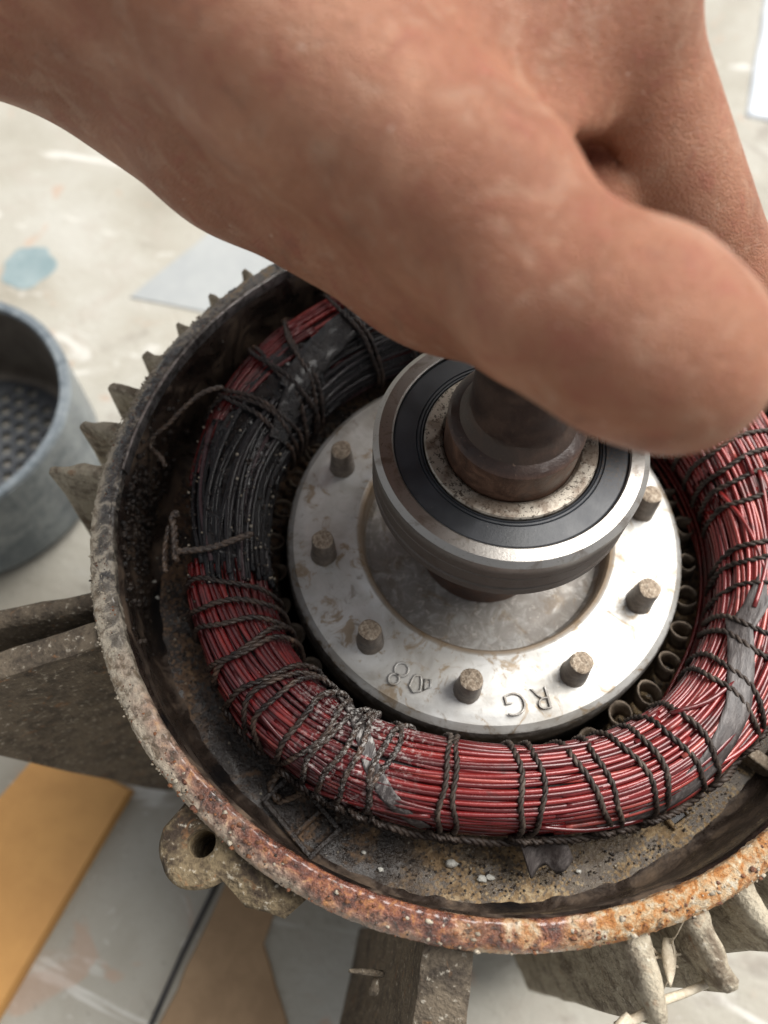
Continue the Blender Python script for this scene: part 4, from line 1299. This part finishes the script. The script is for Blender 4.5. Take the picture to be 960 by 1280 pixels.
# fold of skin in the web
body = smin(body, cone('F1', 'F2'), 5)
body = smin(body, cone('F1', 'F3'), 7)
index = chain(['I0', 'I1', 'I2', 'I3'], 4)
hand = smin(body, index, 2.5)
hand = -smin(-hand, smin(cone('G0', 'G1'), cone('G1', 'G2'), 2), 2.5)       # the gap between web, thumb and index finger
del palm, thumb, body, index
hand = smin(hand, chain(['M0', 'M1', 'M2', 'M3'], 4), 1.6)
hand = smin(hand, chain(['R0', 'R1', 'R2', 'R3'], 4), 1.6)
hand = smin(hand, chain(['L0', 'L1', 'L2', 'L3'], 4), 1.6)
def groove(f, pts, r, depth_k):
    for p, q in zip(pts[:-1], pts[1:]):
        f = -smin(-f, cone(p, q, r, r), depth_k)
    return f
hand = np.maximum(hand, lo[0] + 4 - gx)          # the forearm runs on out of the picture

def surface_nets(f, org, h):
    s_ = f < 0
    X, Y, Zn = f.shape
    C = np.zeros((X-1, Y-1, Zn-1), np.int8)
    for i in (0, 1):
        for j in (0, 1):
            for k_ in (0, 1):
                C += s_[i:X-1+i, j:Y-1+j, k_:Zn-1+k_]
    act = (C > 0) & (C < 8)
    idx = np.argwhere(act)
    cor = [(i, j, k_) for i in (0, 1) for j in (0, 1) for k_ in (0, 1)]
    val = np.stack([f[idx[:, 0]+c[0], idx[:, 1]+c[1], idx[:, 2]+c[2]] for c in cor], -1)
    pos = np.zeros((len(idx), 3)); cnt = np.zeros(len(idx))
    for p in range(8):
        for q in range(p+1, 8):
            dlt = np.array(cor[q]) - np.array(cor[p])
            if np.abs(dlt).sum() != 1:
                continue
            cr_ = (val[:, p] < 0) != (val[:, q] < 0)
            t = np.where(cr_, val[:, p] / np.where(cr_, val[:, p] - val[:, q], 1), 0)
            pos += np.where(cr_[:, None], np.array(cor[p]) + t[:, None]*dlt, 0); cnt += cr_
    V_ = org + (idx + pos/cnt[:, None])*h
    vid = -np.ones(act.shape, np.int64); vid[act] = np.arange(len(idx))
    Fs = []
    for ax_ in range(3):
        o1, o2 = [(1, 2), (2, 0), (0, 1)][ax_]
        sl0 = [slice(None)]*3; sl1 = [slice(None)]*3
        sl0[ax_] = slice(0, -1); sl1[ax_] = slice(1, None)
        a_, b_ = s_[tuple(sl0)], s_[tuple(sl1)]
        e_ = np.argwhere(a_ != b_)
        e_ = e_[(e_[:, o1] > 0) & (e_[:, o2] > 0) & (e_[:, o1] < f.shape[o1]-1) & (e_[:, o2] < f.shape[o2]-1)]
        flip = a_[e_[:, 0], e_[:, 1], e_[:, 2]]
        def cell(d1, d2):
            c = e_.copy(); c[:, o1] -= d1; c[:, o2] -= d2
            return vid[c[:, 0], c[:, 1], c[:, 2]]
        q = np.stack([cell(1, 1), cell(0, 1), cell(0, 0), cell(1, 0)], -1)
        q[~flip] = q[~flip][:, ::-1]
        Fs.append(q)
    Q = np.concatenate(Fs)
    return V_, Q[(Q >= 0).all(1)]
V_, F_ = surface_nets(hand, lo, H_)
del hand
hroot = thing('hand', 'bare left hand gripping the top of the shaft, thumb in front', 'hand', (0, 0, 230))
palm_o = mesh_obj('hand_body', V_ - np.array((0, 0, 230.0)), F_.tolist(), MAT['skin'], hroot)
sm = palm_o.modifiers.new('smooth', 'SMOOTH'); sm.factor = .5; sm.iterations = 4
sb = palm_o.modifiers.new('fine', 'SUBSURF'); sb.levels = 1; sb.render_levels = 1
# thumb nail on the far lower side of the tip
T5 = np.array(J['U5'][:3]); axn = np.array((6.3, -2.4, -.9)); axn /= np.linalg.norm(axn)
nv = np.array((.31, -.92, -.05)); nv -= axn*(nv @ axn); nv /= np.linalg.norm(nv)
bn = np.cross(axn, nv)
NV, NF = [], []
for i in range(12):
    for j in range(11):
        uu = -6 + 15.5*i/11; vv = R_(-44 + 88*j/10)
        rr = math.sqrt(max(0, 12.6**2 - max(0, uu)**2*.9)) + .35 - .5*(abs(j-5)/5)**4 + (0.2 if i > 2 else 0)
        NV.append(T5 + axn*uu + rr*(math.cos(vv)*nv + math.sin(vv)*bn) - np.array((0, 0, 230.0)))
for i in range(11):
    for j in range(10):
        NF.append((i*11+j, i*11+j+1, (i+1)*11+j+1, (i+1)*11+j))
nail = mesh_obj('thumb_nail', NV, NF, MAT['nail'], hroot)
nail.modifiers.new('thick', 'SOLIDIFY').thickness = .0005
print('objects', len(bpy.data.objects), 'tris', sum(len(o.data.polygons)*2 for o in bpy.data.objects if o.type == 'MESH'))

# a few fine hairs standing off the index finger
mb = MB()
for k in range(9):
    t = rng.random()
    p = np.array((14.2, 43.2, 275.6))*(1-t) + np.array((21.4, 34.9, 270.7))*t + np.array([rng.uniform(-1, .2), rng.uniform(-1, .2), rng.uniform(-.6, .6)]) - np.array((0, 0, 230.0))
    d = np.array((.62, .45, .30)) + np.array([rng.uniform(-.35, .35) for _ in range(3)])
    ln = rng.uniform(2.2, 4.0)
    pts = [p + d*q*ln + np.array((0, 0, -.8))*q*q for q in np.linspace(-.6, 1, 6)]
    mb.add(*tube(pts, np.linspace(.04, .015, 6), 4))
mb.obj('fine_hair', MAT['straw'], hroot, kind='stuff')
